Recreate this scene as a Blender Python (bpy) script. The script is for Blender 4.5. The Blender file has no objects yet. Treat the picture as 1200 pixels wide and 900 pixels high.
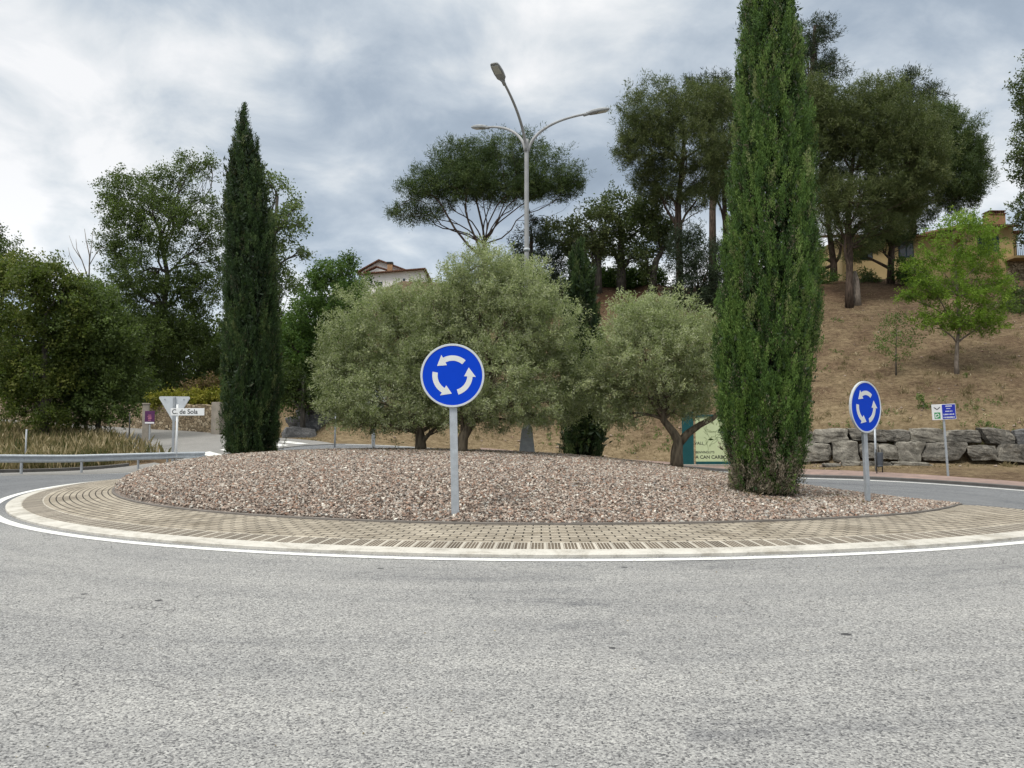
import bpy, bmesh, math, random
import numpy as np
from mathutils import Vector, Matrix
rng = np.random.default_rng(7)
random.seed(7)
R = math.radians
scene = bpy.context.scene
COL = scene.collection

# ------------------------------------------------------------------ camera
CAM_H, PITCH, F = 1.45, 0.0645, 900.0          # focal length in pixels of a 1200 px wide frame
cd = bpy.data.cameras.new('camera'); cam = bpy.data.objects.new('camera', cd); COL.objects.link(cam)
cam.location = (0, 0, CAM_H); cam.rotation_euler = (math.pi / 2 + PITCH, 0, 0)
cd.sensor_width = 36; cd.lens = 36 * F / 1200; cd.clip_start = 0.05; cd.clip_end = 3000
scene.camera = cam

def at(px, v, Y):
    """world point on the sight line of a picture point (1200x900) at distance Y in front"""
    a = (px - 600) / F; b = (450 - v) / F
    d = (a, math.cos(PITCH) - b * math.sin(PITCH), math.sin(PITCH) + b * math.cos(PITCH))
    k = Y / d[1]
    return Vector((d[0] * k, Y, CAM_H + d[2] * k))

# ------------------------------------------------------------------ terrain heights
CX, CY = 0.83, 21.67
RG = 10.7
CTRL = np.array([(0,0,0),(-8,0,0),(8,0,0),(0,-10,0),(-20,-10,0),(20,-10,-.1),(-10,8,0),(10,8,-.05),(0,9,0),(-5,10,0),(6,10,0),
 (-12,21.9,.08),(-10,13,.0),(10.5,13,-.1),(13.5,23,-.8),(-9,17,.05),(9,16,-.16),(10.6,18.5,-.39),(11.5,21,-.58),(9,26,-.5),(.8,21.7,-.02),
 (-18.4,27.6,-.05),(-15.2,33.7,-.1),(-20,20,0),(-18,10,0),(13.7,36.9,-.66),(19.5,29.3,-.68),(20,18,-.6),(18,8,-.3),
 (-10.9,37.8,.85),(0,41.5,.3),(6,40.5,-.2),(-5,35,.35),(5,35,-.2),
 (-16.4,44,1.16),(-26,52,1.74),(-12,42,1.1),(-35,60,2.5),(-22,46,1.3),
 (-21,36,.15),(-25,33,.2),(-30,38,.8),(-40,45,1.5),(-35,30,.3),(-60,50,2.5),
 (17,39.2,-.10),(24,37.0,-.12),(32,33,-.4),(40,20,-.5),
 (-120,120,6),(120,120,0),(-120,-60,0),(120,-60,-1),(0,220,5),(0,-100,0),(-120,20,2),(120,20,-1),(-250,250,8),(250,250,0),(-250,-250,0),(250,-250,0)], float)
def _k(r2): return np.where(r2 > 1e-9, r2 * np.log(r2 + 1e-12), 0.0)
_n = len(CTRL); _S = 0.02
_P = CTRL[:, :2] * _S
_A = np.zeros((_n + 3, _n + 3))
_A[:_n, :_n] = _k(((_P[:, None] - _P[None]) ** 2).sum(-1)) + 1e-4 * np.eye(_n)
_A[:_n, _n] = 1; _A[:_n, _n + 1:] = _P; _A[_n, :_n] = 1; _A[_n + 1:, :_n] = _P.T
_Wt = np.linalg.solve(_A, np.concatenate([CTRL[:, 2], np.zeros(3)]))
def base_h(x, y):
    x = np.asarray(x, float); y = np.asarray(y, float)
    sh = x.shape; p = np.stack([x.ravel(), y.ravel()], 1) * _S
    out = np.empty(len(p))
    for i in range(0, len(p), 20000):
        q = p[i:i + 20000]
        out[i:i + 20000] = _k(((q[:, None] - _P[None]) ** 2).sum(-1)) @ _Wt[:_n] + _Wt[_n] + q @ _Wt[_n + 1:]
    return out.reshape(sh)
def sst(a, b, t):
    t = np.clip((np.asarray(t, float) - a) / (b - a), 0, 1); return t * t * (3 - 2 * t)
def wobble(x, y):
    return (np.sin(x * .9 + 1.3 * np.sin(y * .7)) * np.sin(y * 1.1 + .8 * np.sin(x * .5)) * .5
            + np.sin(x * 2.3 + y * 1.7) * np.sin(y * 2.9 - x * 1.1) * .25)
FOOT_X = [-300, -120, -40, -22, -13, -9.5, 0, 8, 13, 17, 24, 34, 60, 300]
FOOT_Y = [420, 220, 100, 66, 47, 41.2, 43.8, 42.6, 41.4, 40.2, 38.0, 35.8, 34, 34]
CAP_X = [-60, -12, -2, 10, 16, 24, 40, 60, 120]
CAP_Y = [13, 15.0, 15.4, 15.5, 15.3, 15.6, 15.4, 14, 10]
def foot(x): return np.interp(x, FOOT_X, FOOT_Y)
def wallmask(x): return sst(10.5, 12.5, x)
def hill(x, y):
    d = y - foot(x)
    m = wallmask(x)
    up = 1.75 * sst(0, .7, d) * m + (.43 + .11 * sst(17, 7, x)) * np.maximum(d - .6 * m, 0) * (1 - .35 * sst(9, 0, d) * (1 - m))
    bh = base_h(x, y)
    cap = np.maximum(np.interp(x, CAP_X, CAP_Y) - bh, .5)
    k = 1.0
    s = np.where(up < cap - 5 * k, up, -k * np.log(np.exp(-np.minimum(up, 60) / k) + np.exp(-cap / k)))
    s = np.maximum(s, 0)
    return bh + s + .16 * wobble(x, y) * sst(1.5, 6, d)
def ground(x, y):
    return hill(np.asarray(x, float), np.asarray(y, float))
def gz(x, y): return float(ground(np.array([x]), np.array([y]))[0])
def rg(th):
    """radius of the gravel edging; it runs slightly tighter on the right"""
    th = np.arctan2(np.sin(th), np.cos(th))
    return RG - .52 * sst(R(-64), R(-34), th) * (1 - sst(R(25), R(80), th))
def apron_lift(r):
    return np.interp(r, [RG, 12.0, 12.3, 12.56], [.15, .08, .055, .035])
def mound(x, y):
    dx, dy = x - CX, y - CY
    r = np.hypot(dx, dy); rho = np.clip(r / (rg(np.arctan2(dy, dx)) - .04), 0, 1); c = dx / np.maximum(r, 1e-6)
    q = 1.0 + .6 * c
    return base_h(x, y) +   .17 + .74 * (1 - .32 * c * rho) * np.power(np.maximum(1 - rho * rho, 0), q)
def mz(x, y): return float(mound(np.array([x]), np.array([y]))[0])
def hit(px, v, y0=30.0, y1=120.0):
    """where the sight line of a picture point meets the ground"""
    ys = np.linspace(y0, y1, 1500)
    e = at(px, v, 1.0) - Vector((0, 0, CAM_H))
    xs = e.x * ys; zs = CAM_H + e.z * ys
    g = ground(xs, ys)
    i = int(np.argmax(g >= zs)) if (g >= zs).any() else len(ys) - 1
    return Vector((xs[i], ys[i], g[i]))
def hit_mound(px, v):
    ys = np.linspace(9, 33, 1200)
    e = at(px, v, 1.0) - Vector((0, 0, CAM_H))
    xs = e.x * ys; zs = CAM_H + e.z * ys
    g = mound(xs, ys)
    i = int(np.argmax(g >= zs)) if (g >= zs).any() else int(np.argmin(zs - g))
    return Vector((xs[i], ys[i], g[i]))
SKY_OFF = (3.1, 1.7); SKY_S = (1.5, 4.6)

# ------------------------------------------------------------------ mesh helpers
def link(name, me, parent=None, mats=()):
    o = bpy.data.objects.new(name, me); COL.objects.link(o)
    for m in (mats if isinstance(mats, (list, tuple)) else [mats]): me.materials.append(m)
    if parent: o.parent = parent
    return o
def np_mesh(name, co, faces_flat, per, tint=None, smooth=False, uv=None, matidx=None):
    """co (N,3), faces_flat ints, per = corners per face (int or array)"""
    me = bpy.data.meshes.new(name)
    co = np.asarray(co, np.float32); ff = np.asarray(faces_flat, np.int32).ravel()
    if np.isscalar(per):
        nf = len(ff) // per; ls = np.arange(nf, dtype=np.int32) * per
    else:
        per = np.asarray(per, np.int32); nf = len(per); ls = np.concatenate([[0], np.cumsum(per)[:-1]]).astype(np.int32)
    me.vertices.add(len(co)); me.vertices.foreach_set('co', co.ravel())
    me.loops.add(len(ff)); me.loops.foreach_set('vertex_index', ff)
    me.polygons.add(nf); me.polygons.foreach_set('loop_start', ls)
    if matidx is not None: me.polygons.foreach_set('material_index', np.asarray(matidx, np.int32))
    me.update(calc_edges=True)
    me.polygons.foreach_set('use_smooth', np.full(nf, smooth))
    if tint is not None:
        a = me.attributes.new('tint', 'FLOAT', 'FACE'); a.data.foreach_set('value', np.asarray(tint, np.float32))
    if uv is not None:
        u = me.uv_layers.new(name='UVMap'); u.data.foreach_set('uv', np.asarray(uv, np.float32).ravel())
    return me
class MB:
    """collects shapes of one part; build() links them as one mesh object"""
    def __init__(s): s.v = []; s.f = []; s.sm = []
    def add(s, vs, fs, smooth=False):
        o = len(s.v); s.v += [tuple(v) for v in vs]
        for f in fs: s.f.append([i + o for i in f]); s.sm.append(smooth)
        return s
    def box(s, c, d, rz=0.0, rx=0.0, ry=0.0, bev=0.0):
        hx, hy, hz = d[0] / 2, d[1] / 2, d[2] / 2
        M = Matrix.Translation(c) @ Matrix.Rotation(rz, 4, 'Z') @ Matrix.Rotation(ry, 4, 'Y') @ Matrix.Rotation(rx, 4, 'X')
        if bev <= 0:
            vs = [M @ Vector((x, y, z)) for x in (-hx, hx) for y in (-hy, hy) for z in (-hz, hz)]
            return s.add(vs, [(0, 1, 3, 2), (4, 6, 7, 5), (0, 4, 5, 1), (2, 3, 7, 6), (0, 2, 6, 4), (1, 5, 7, 3)])
        bm = bmesh.new(); bmesh.ops.create_cube(bm, size=1)
        for v in bm.verts: v.co = Vector((v.co.x * d[0], v.co.y * d[1], v.co.z * d[2]))
        bmesh.ops.bevel(bm, geom=list(bm.edges), offset=bev, segments=2, affect='EDGES', profile=.5)
        bm.verts.index_update()
        s.add([M @ v.co for v in bm.verts], [[v.index for v in f.verts] for f in bm.faces]); bm.free(); return s
    def prism(s, pts, y0, y1, M=None):
        """outline pts in x,z extruded from y0 to y1"""
        n = len(pts); M = M or Matrix()
        vs = [M @ Vector((p[0], y0, p[1])) for p in pts] + [M @ Vector((p[0], y1, p[1])) for p in pts]
        fs = [list(range(n)), list(range(2 * n - 1, n - 1, -1))] + [(i, i + n, (i + 1) % n + n, (i + 1) % n) for i in range(n)]
        return s.add(vs, fs)
    def tube(s, pts, rad, n=10, cap=True, smooth=True):
        pts = [Vector(p) for p in pts]
        if not isinstance(rad, (list, tuple, np.ndarray)): rad = [rad] * len(pts)
        vs = []; up = None
        for i, p in enumerate(pts):
            t = (pts[min(i + 1, len(pts) - 1)] - pts[max(i - 1, 0)])
            t = t.normalized() if t.length > 1e-9 else Vector((0, 0, 1))
            if up is None: up = Vector((1, 0, 0)) if abs(t.x) < .8 else Vector((0, 1, 0))
            a = (up - t * up.dot(t)).normalized(); b = t.cross(a); up = a
            for k in range(n):
                w = 2 * math.pi * k / n
                vs.append(p + (a * math.cos(w) + b * math.sin(w)) * rad[i])
        fs = [(i * n + k, i * n + (k + 1) % n, (i + 1) * n + (k + 1) % n, (i + 1) * n + k) for i in range(len(pts) - 1) for k in range(n)]
        if cap: fs += [list(range(n - 1, -1, -1)), list(range((len(pts) - 1) * n, len(pts) * n))]
        return s.add(vs, fs, smooth)
    def build(s, name, m, parent=None):
        per = [len(f) for f in s.f]; flat = [i for f in s.f for i in f]
        me = np_mesh(name, np.array(s.v).reshape(-1, 3), flat, per)
        me.polygons.foreach_set('use_smooth', s.sm)
        return link(name, me, parent, m)
def tag(o, label=None, cat=None, group=None, kind=None):
    if label: o['label'] = label
    if cat: o['category'] = cat
    if group: o['group'] = group
    if kind: o['kind'] = kind
    return o
def empty(name, loc, label, cat, group=None, rz=0.0):
    o = bpy.data.objects.new(name, None); COL.objects.link(o); o.empty_display_size = .2
    o.location = loc; o.rotation_euler = (0, 0, rz)
    return tag(o, label, cat, group)
def copy_tree(o, parent=None):
    c = o.copy(); COL.objects.link(c); c.parent = parent
    for ch in list(o.children): copy_tree(ch, c)
    return c
def text_mesh(s, size, loc, m, name, parent, align='LEFT', rot=(math.pi / 2, 0, 0), ext=.002, bold=0.0):
    cu = bpy.data.curves.new('lettering', 'FONT'); cu.body = s; cu.size = size; cu.align_x = align; cu.extrude = ext; cu.offset = bold
    t = bpy.data.objects.new('lettering_curve', cu)
    me = bpy.data.meshes.new_from_object(t)
    bpy.data.objects.remove(t); bpy.data.curves.remove(cu)
    M = Matrix.Translation(loc) @ Matrix.Rotation(rot[2], 4, 'Z') @ Matrix.Rotation(rot[0], 4, 'X')
    me.transform(M); me.materials.clear()
    return link(name, me, parent, m)

# ------------------------------------------------------------------ materials
class Mt:
    def __init__(s, name):
        s.m = bpy.data.materials.new(name); s.m.use_nodes = True; s.t = s.m.node_tree; s.t.nodes.clear()
        s.out = s.t.nodes.new('ShaderNodeOutputMaterial')
    def n(s, typ, ins=None, **props):
        nd = s.t.nodes.new('ShaderNode' + typ)
        for k, v in props.items(): setattr(nd, k, v)
        for k, v in (ins or {}).items(): s.put(nd.inputs[k], v)
        return nd
    def put(s, sock, v):
        if isinstance(v, bpy.types.NodeSocket): s.t.links.new(v, sock)
        elif isinstance(v, bpy.types.Node): s.t.links.new(v.outputs[0], sock)
        else:
            if sock.type == 'RGBA' and len(v) == 3: v = (*v, 1)
            sock.default_value = v
    def ramp(s, fac, stops, interp='LINEAR'):
        nd = s.t.nodes.new('ShaderNodeValToRGB'); nd.color_ramp.interpolation = interp
        e = nd.color_ramp.elements
        while len(e) < len(stops): e.new(.5)
        for i, (p, c) in enumerate(stops):
            e[i].position = p; e[i].color = (*c, 1) if len(c) == 3 else c
        s.put(nd.inputs[0], fac); return nd.outputs[0]
    def math(s, op, a, b=0.0, clamp=False):
        nd = s.n('Math', operation=op, use_clamp=clamp); s.put(nd.inputs[0], a); s.put(nd.inputs[1], b); return nd.outputs[0]
    def mix(s, fac, a, b, mode='MIX'):
        nd = s.n('MixRGB', blend_type=mode); s.put(nd.inputs[0], fac); s.put(nd.inputs[1], a); s.put(nd.inputs[2], b); return nd.outputs[0]
    def pos(s): return s.n('NewGeometry').outputs['Position']
    def noise(s, vec, scale, detail=4, rough=.6, dist=0.0):
        return s.n('TexNoise', {'Vector': vec, 'Scale': scale, 'Detail': detail, 'Roughness': rough, 'Distortion': dist}).outputs[0]
    def bsdf(s, col, rough=.7, spec=.3, metal=0.0, bump=None, bstr=.5, bdist=.01):
        b = s.n('BsdfPrincipled', {'Base Color': col, 'Roughness': rough, 'Metallic': metal, 'Specular IOR Level': spec})
        if bump is not None:
            s.put(b.inputs['Normal'], s.n('Bump', {'Height': bump, 'Strength': bstr, 'Distance': bdist}))
        s.t.links.new(b.outputs[0], s.out.inputs[0]); return b
def speckled(name, col, rough=.6, var=.15, scale=8.0, metal=0.0, spec=.3, fine=60.0, bstr=.15):
    """painted or metal surface with slight stains and grain"""
    t = Mt(name); p = t.n('TexCoord').outputs['Object']
    a = t.noise(p, scale, 5); b = t.noise(p, fine, 3)
    f = t.math('ADD', t.math('MULTIPLY', a, .7), t.math('MULTIPLY', b, .3))
    c = t.ramp(f, [(.3, tuple(x * (1 - var) for x in col)), (.55, col), (.75, tuple(min(1, x * (1 + var)) for x in col))])
    t.bsdf(c, rough, spec, metal, b, bstr, .003); return t.m
def foliage(name, stops, trans=.3, rough=.55, back=None, spec=.25, gain=1.0):
    t = Mt(name); stops = [(p_, tuple(q_ * gain for q_ in c_)) for p_, c_ in stops]
    at_ = t.n('Attribute', attribute_name='tint').outputs['Fac']
    c = t.ramp(at_, stops)
    if back is not None:
        c = t.mix(t.n('NewGeometry').outputs['Backfacing'], c, t.ramp(at_, back))
    b = t.n('BsdfPrincipled', {'Base Color': c, 'Roughness': rough, 'Specular IOR Level': spec})
    tr = t.n('BsdfTranslucent', {'Color': t.mix(.35, c, (.25, .4, .05, 1), 'MIX')})
    mx = t.n('MixShader', {0: trans}); t.t.links.new(b.outputs[0], mx.inputs[1]); t.t.links.new(tr.outputs[0], mx.inputs[2])
    t.t.links.new(mx.outputs[0], t.out.inputs[0]); return t.m
def bark(name, c0, c1, scale=6.0):
    t = Mt(name); p = t.n('TexCoord').outputs['Object']
    q = t.n('Mapping', {'Vector': p, 'Scale': (1, 1, .25)}).outputs[0]
    a = t.noise(q, scale, 6, .7, 1.0); v = t.n('TexVoronoi', {'Vector': q, 'Scale': scale * 1.6}).outputs[0]
    h = t.math('ADD', t.math('MULTIPLY', a, .6), t.math('MULTIPLY', v, .5))
    t.bsdf(t.ramp(h, [(.3, c0), (.75, c1)]), .9, .1, 0, h, .8, .03); return t.m

M = {}
# asphalt: pale worn stones in dark binder, darker tyre-polished arcs and tar spots
t = Mt('asphalt'); p = t.pos()
vo = t.n('TexVoronoi', {'Vector': p, 'Scale': 92.0}); vo2 = t.n('TexVoronoi', {'Vector': p, 'Scale': 180.0})
cell = t.n('SeparateColor', {0: vo.outputs['Color']}).outputs[0]; cell2 = t.n('SeparateColor', {0: vo2.outputs['Color']}).outputs[1]
c1 = t.ramp(cell, [(0, (.018, .019, .022)), (.16, (.06, .061, .066)), (.28, (.20, .20, .198)), (.75, (.28, .28, .274)), (1, (.44, .44, .425))])
c2 = t.ramp(cell2, [(0, (.07, .071, .076)), (.3, (.205, .206, .206)), (1, (.325, .325, .318))])
c = t.mix(.36, c1, c2)
pits = t.ramp(t.noise(p, 48.0, 3, .7), [(.35, (.34, .34, .36)), (.43, (1, 1, 1))])
c = t.mix(.85, c, pits, 'MULTIPLY')
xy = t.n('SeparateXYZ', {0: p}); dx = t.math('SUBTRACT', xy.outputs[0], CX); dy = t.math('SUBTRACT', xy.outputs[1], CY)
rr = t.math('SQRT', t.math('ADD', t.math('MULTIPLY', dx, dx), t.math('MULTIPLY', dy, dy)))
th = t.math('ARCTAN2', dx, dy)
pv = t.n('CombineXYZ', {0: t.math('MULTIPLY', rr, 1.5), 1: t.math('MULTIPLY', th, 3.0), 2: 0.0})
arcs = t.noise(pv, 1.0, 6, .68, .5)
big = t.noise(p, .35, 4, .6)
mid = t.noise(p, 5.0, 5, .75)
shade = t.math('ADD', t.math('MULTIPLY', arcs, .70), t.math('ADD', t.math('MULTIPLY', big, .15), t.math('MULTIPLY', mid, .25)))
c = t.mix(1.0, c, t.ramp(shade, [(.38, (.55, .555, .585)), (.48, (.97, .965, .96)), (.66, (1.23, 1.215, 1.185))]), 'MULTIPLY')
far_ramp = t.math('MULTIPLY', t.n('MapRange', {'Value': t.math('ADD', xy.outputs[1], t.math('MULTIPLY', arcs, 5.0)), 'From Min': 12.5, 'From Max': 20.0}, interpolation_type='SMOOTHSTEP').outputs[0], 1.0)
c = t.mix(far_ramp, c, t.mix(1.0, c, (.60, .625, .67), 'MULTIPLY'))   # asphalt colour turns darker and bluer towards the far side of the ring
ck = t.n('TexVoronoi', {'Vector': t.n('VectorMath', {0: p, 1: t.n('TexNoise', {'Vector': p, 'Scale': 1.6, 'Detail': 5.0}).outputs['Color']}, operation='ADD').outputs[0], 'Scale': .33}, feature='DISTANCE_TO_EDGE').outputs[0]
crack = t.math('MULTIPLY', t.math('LESS_THAN', ck, .0016), t.math('GREATER_THAN', t.noise(p, .5, 3), .5))
c = t.mix(t.math('MULTIPLY', crack, .65), c, (.045, .045, .048))
sv = t.n('TexVoronoi', {'Vector': p, 'Scale': 1.1, 'Randomness': 1.0}).outputs[0]
spot = t.math('LESS_THAN', t.math('ADD', sv, t.math('MULTIPLY', mid, .03)),   .055)
c = t.mix(spot, c, (.05, .05, .052))
hgt = t.math('ADD', t.math('MULTIPLY', vo.outputs[0], -1.0), t.math('MULTIPLY', vo2.outputs[0], -.4))
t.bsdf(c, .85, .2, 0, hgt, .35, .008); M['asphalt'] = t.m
# side street / shoulder asphalt
t = Mt('street_asphalt'); p = t.pos()
a = t.noise(p, 1.2, 5); b = t.noise(p, 60, 3, .8)
t.bsdf(t.mix(.6, t.ramp(a, [(.3, (.17, .165, .155)), (.7, (.27, .26, .245))]), t.ramp(b, [(.35, (.1, .1, .1)), (.65, (.34, .33, .31))])), .9, .2, 0, b, .3, .01)
M['street'] = t.m
def road_paint(name, col, wear):
    t = Mt(name); p = t.pos()
    a = t.noise(p, 14, 6, .75); b = t.n('TexVoronoi', {'Vector': p, 'Scale': 70.0}).outputs[0]
    f = t.math('ADD', a, t.math('MULTIPLY', b, .25))
    t.bsdf(t.ramp(f, [(wear, (.22, .22, .21)), (wear + .07, tuple(x * .9 for x in col)), (.75, col)]), .7, .25, 0, f, .2, .004); return t.m
M['paint'] = road_paint('road_paint', (.72, .72, .69), .46)
M['paint_worn'] = road_paint('worn_paint', (.58, .58, .55), .47)
# cream kerb ring
t = Mt('cream_concrete'); p = t.pos()
a = t.noise(p, 3, 6, .7); b = t.noise(p, 45, 4, .8)
f = t.math('ADD', t.math('MULTIPLY', a, .6), t.math('MULTIPLY', b, .4))
cc_ = t.ramp(f, [(.36, (.25, .235, .205)), (.47, (.45, .43, .385)), (.7, (.58, .56, .51))])
sc_ = t.ramp(t.noise(t.n('Mapping', {'Vector': p, 'Scale': (1, 1, 1)}).outputs[0], 1.1, 7, .75, 1.2), [(.36, (.72, .70, .67)), (.5, (1, 1, 1))])
t.bsdf(t.mix(1.0, cc_, sc_, 'MULTIPLY'), .85, .2, 0, b, .25, .006); M['cream'] = t.m
# apron pavers: UV u = arc length (m), v = distance outwards (m)
t = Mt('apron_pavers'); uvn = t.n('TexCoord').outputs['UV']; p = t.pos()
br = t.n('TexBrick', {'Vector': uvn, 'Color1': (.305, .27, .222), 'Color2': (.375, .335, .277), 'Mortar': (.05, .044, .036), 'Scale': 1.0,
     'Mortar Size': .011, 'Mortar Smooth': .25, 'Bias': 0.0, 'Brick Width': .235, 'Row Height': .118}, offset=.5)
a = t.noise(p, 1.3, 5, .7); b = t.noise(p, 55, 4, .8)
c = t.mix(1.0, br.outputs[0], t.ramp(a, [(.3, (.74, .73, .71)), (.65, (1.14, 1.13, 1.10))]), 'MULTIPLY')
c = t.mix(1.0, c, t.ramp(t.noise(p, .9, 7, .8, 1.5), [(.36, (.66, .64, .61)), (.5, (1, 1, 1))]), 'MULTIPLY')
c = t.mix(1.0, c, t.ramp(b, [(.3, (.80, .80, .80)), (.7, (1.15, 1.15, 1.14))]), 'MULTIPLY')
h = t.math('SUBTRACT', t.math('MULTIPLY', b, .15), br.outputs[1])
t.bsdf(c, .88, .2, 0, h, .9, .02); M['pavers'] = t.m
# grooved band: paver 0.2 m with four darker radial grooves
t = Mt('grooved_pavers'); uvn = t.n('TexCoord').outputs['UV']; p = t.pos()
sx = t.n('SeparateXYZ', {0: uvn}); u = t.math('FRACT', t.math('DIVIDE', sx.outputs[0], .205)); uu = t.math('FRACT', t.math('MULTIPLY', u, 5.0))
inb = t.math('MULTIPLY', t.math('GREATER_THAN', u, .17), t.math('LESS_THAN', u, .985))
gro = t.math('MULTIPLY', inb, t.math('GREATER_THAN', uu, .24))
vin = t.math('MULTIPLY', t.math('GREATER_THAN', sx.outputs[1], .02), t.math('LESS_THAN', sx.outputs[1], .36))
gro = t.math('MULTIPLY', gro, vin)
b = t.noise(p, 40, 4, .8); a = t.noise(p, 2.5, 4, .7)
idn = t.n('TexWhiteNoise', {'Vector': t.n('CombineXYZ', {0: t.math('FLOOR', t.math('DIVIDE', sx.outputs[0], .205)), 1: 0.0, 2: 0.0})}, noise_dimensions='3D').outputs[0]
light = t.ramp(b, [(.3, (.35, .32, .27)), (.7, (.46, .43, .37))]); dark = t.ramp(a, [(.3, (.085, .068, .05)), (.7, (.15, .122, .092))])
c = t.mix(gro, light, dark)
c = t.mix(1.0, c, t.ramp(idn, [(0, (.8, .8, .8)), (1, (1.12, 1.12, 1.12))]), 'MULTIPLY')
t.bsdf(c, .88, .2, 0, t.math('SUBTRACT', t.math('MULTIPLY', b, .1), gro), .8, .012); M['grooved'] = t.m
M['edging'] = speckled('grey_edging', (.16, .145, .13), .85, .35, 4, fine=50)
M['kerb'] = speckled('kerb_concrete', (.30, .285, .26), .9, .3, 3, fine=40)
M['dark_kerb'] = speckled('dark_kerb', (.10, .095, .09), .9, .3, 3, fine=40)
# pink sidewalk
t = Mt('pink_pavement'); p = t.pos()
v = t.n('TexBrick', {'Vector': p, 'Color1': (.27, .195, .17), 'Color2': (.235, .175, .155), 'Mortar': (.2, .16, .14), 'Scale': 1.0, 'Mortar Size': .01, 'Brick Width': .4, 'Row Height': .4})
a = t.noise(p, 2.0, 5, .7)
t.bsdf(t.mix(1.0, v.outputs[0], t.ramp(a, [(.3, (.7, .72, .72)), (.7, (1.15, 1.12, 1.1))]), 'MULTIPLY'), .9, .2); M['pink'] = t.m
# gravel stones, by tint
t = Mt('gravel_stone'); at_ = t.n('Attribute', attribute_name='tint').outputs['Fac']; p = t.pos()
c = t.ramp(at_, [(0, (.075, .062, .054)), (.12, (.155, .122, .102)), (.3, (.265, .208, .170)), (.46, (.345, .280, .232)), (.6, (.27, .16, .11)), (.68, (.38, .32, .27)), (.82, (.49, .44, .375)), (.93, (.235, .225, .21)), (1, (.70, .66, .58))])
b = t.noise(p, 70, 3, .7)
t.bsdf(t.mix(1.0, c, t.ramp(b, [(.3, (.8, .8, .8)), (.7, (1.15, 1.15, 1.15))]), 'MULTIPLY'), .9, .15); M['stone'] = t.m
t = Mt('gravel_bed'); p = t.pos(); v = t.n('TexVoronoi', {'Vector': p, 'Scale': 22.0})
cc = t.n('SeparateColor', {0: v.outputs['Color']}).outputs[0]
t.bsdf(t.ramp(cc, [(0, (.09, .075, .065)), (.5, (.2, .16, .135)), (1, (.34, .29, .25))]), .95, .1, 0, t.math('MULTIPLY', v.outputs[0], -1.0), 1.0, .04); M['bed'] = t.m
# terrain: dry hill earth with straw, left field, by painted zones (where grass grows, not light)
t = Mt('dry_ground'); p = t.pos()
zone = t.n('Attribute', attribute_name='zone'); zc = t.n('SeparateColor', {0: zone.outputs['Color']})
a = t.noise(p, .55, 6, .65, .5); b = t.noise(p, 4.5, 6, .75); d = t.noise(p, 30, 4, .8)
q = t.n('Mapping', {'Vector': p, 'Scale': (.5, 1.2, 2.5)}).outputs[0]; e = t.noise(q, 1.6, 6, .7, .8)
f = t.math('ADD', t.math('MULTIPLY', b, .45), t.math('ADD', t.math('MULTIPLY', d, .3), t.math('MULTIPLY', e, .25)))
earth = t.ramp(f, [(.39, (.042, .027, .017)), (.46, (.082, .055, .034)), (.53, (.13, .091, .056)), (.64, (.24, .18, .118))])
straw = t.ramp(f, [(.36, (.08, .058, .033)), (.48, (.165, .124, .072)), (.60, (.28, .22, .135))])
c = t.mix(t.ramp(a, [(.42, (0, 0, 0)), (.62, (.6, .6, .6))]), earth, straw)
c = t.mix(zc.outputs[0], c, straw)
dirt = t.ramp(f, [(.36, (.032, .017, .010)), (.5, (.078, .043, .026)), (.64, (.14, .088, .056))])
c = t.mix(zc.outputs[1], c, dirt)
grn = t.ramp(f, [(.36, (.05, .055, .02)), (.5, (.12, .12, .045)), (.66, (.22, .2, .09))])
c = t.mix(zc.outputs[2], c, grn)
t.bsdf(c, .95, .1, 0, f, .9, .12); M['ground'] = t.m
M['steel'] = speckled('galvanised_steel', (.40, .43, .46), .5, .22, 9, metal=.35, spec=.4)
M['steel_dull'] = speckled('weathered_steel', (.33, .35, .37), .6, .25, 6, metal=.3, spec=.4)
M['pole_grey'] = speckled('lamp_pole_paint', (.30, .305, .31), .6, .2, 3)
M['lamp_grey'] = speckled('lamp_housing', (.27, .28, .285), .55, .15, 5)
M['lens'] = speckled('lamp_glass', (.42, .43, .40), .3, .1, 5)
M['white_sign'] = speckled('sign_white', (.70, .71, .71), .45, .06, 5, fine=30, bstr=.03)
M['sign_grey'] = speckled('sign_back_grey', (.52, .55, .58), .5, .12, 5, bstr=.05)
M['white_arrow'] = speckled('reflective_white', (.62, .635, .63), .5, .05, 10, fine=120, bstr=.05)
M['blue_sign'] = speckled('sign_blue', (.0003, .046, .50), .6, .05, 3, fine=40, bstr=.02, spec=.12)
M['navy'] = speckled('sign_navy', (.015, .03, .36), .45, .1, 5, bstr=.03)
M['white_post'] = speckled('white_post', (.66, .67, .67), .5, .12, 6)
M['black'] = speckled('black_ink', (.012, .012, .016), .6, .2, 5, bstr=.02)
M['green_logo'] = speckled('logo_green', (.02, .25, .07), .5, .1, 6, bstr=.02)
M['purple'] = speckled('poster_purple', (.085, .022, .085), .55, .3, 9, bstr=.02)
M['pinkprint'] = speckled('poster_print', (.38, .14, .2), .55, .3, 12, bstr=.02)
M['teal'] = speckled('teal_panel', (.004, .060, .064), .5, .2, 5, bstr=.05)
M['map_green'] = speckled('map_pale_green', (.47, .53, .31), .5, .08, 3, bstr=.02)
M['map_line'] = speckled('map_lines', (.17, .21, .10), .6, .1, 5, bstr=.02)
M['bin'] = speckled('bin_dark_grey', (.075, .085, .10), .5, .2, 5)
M['yellow_wall'] = speckled('ochre_render', (.47, .355, .18), .9, .2, .8, fine=20)
M['white_wall'] = speckled('white_render', (.78, .76, .74), .9, .12, .8, fine=20)
M['tile'] = None
t = Mt('roof_tiles'); p = t.n('TexCoord').outputs['Object']
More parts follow.
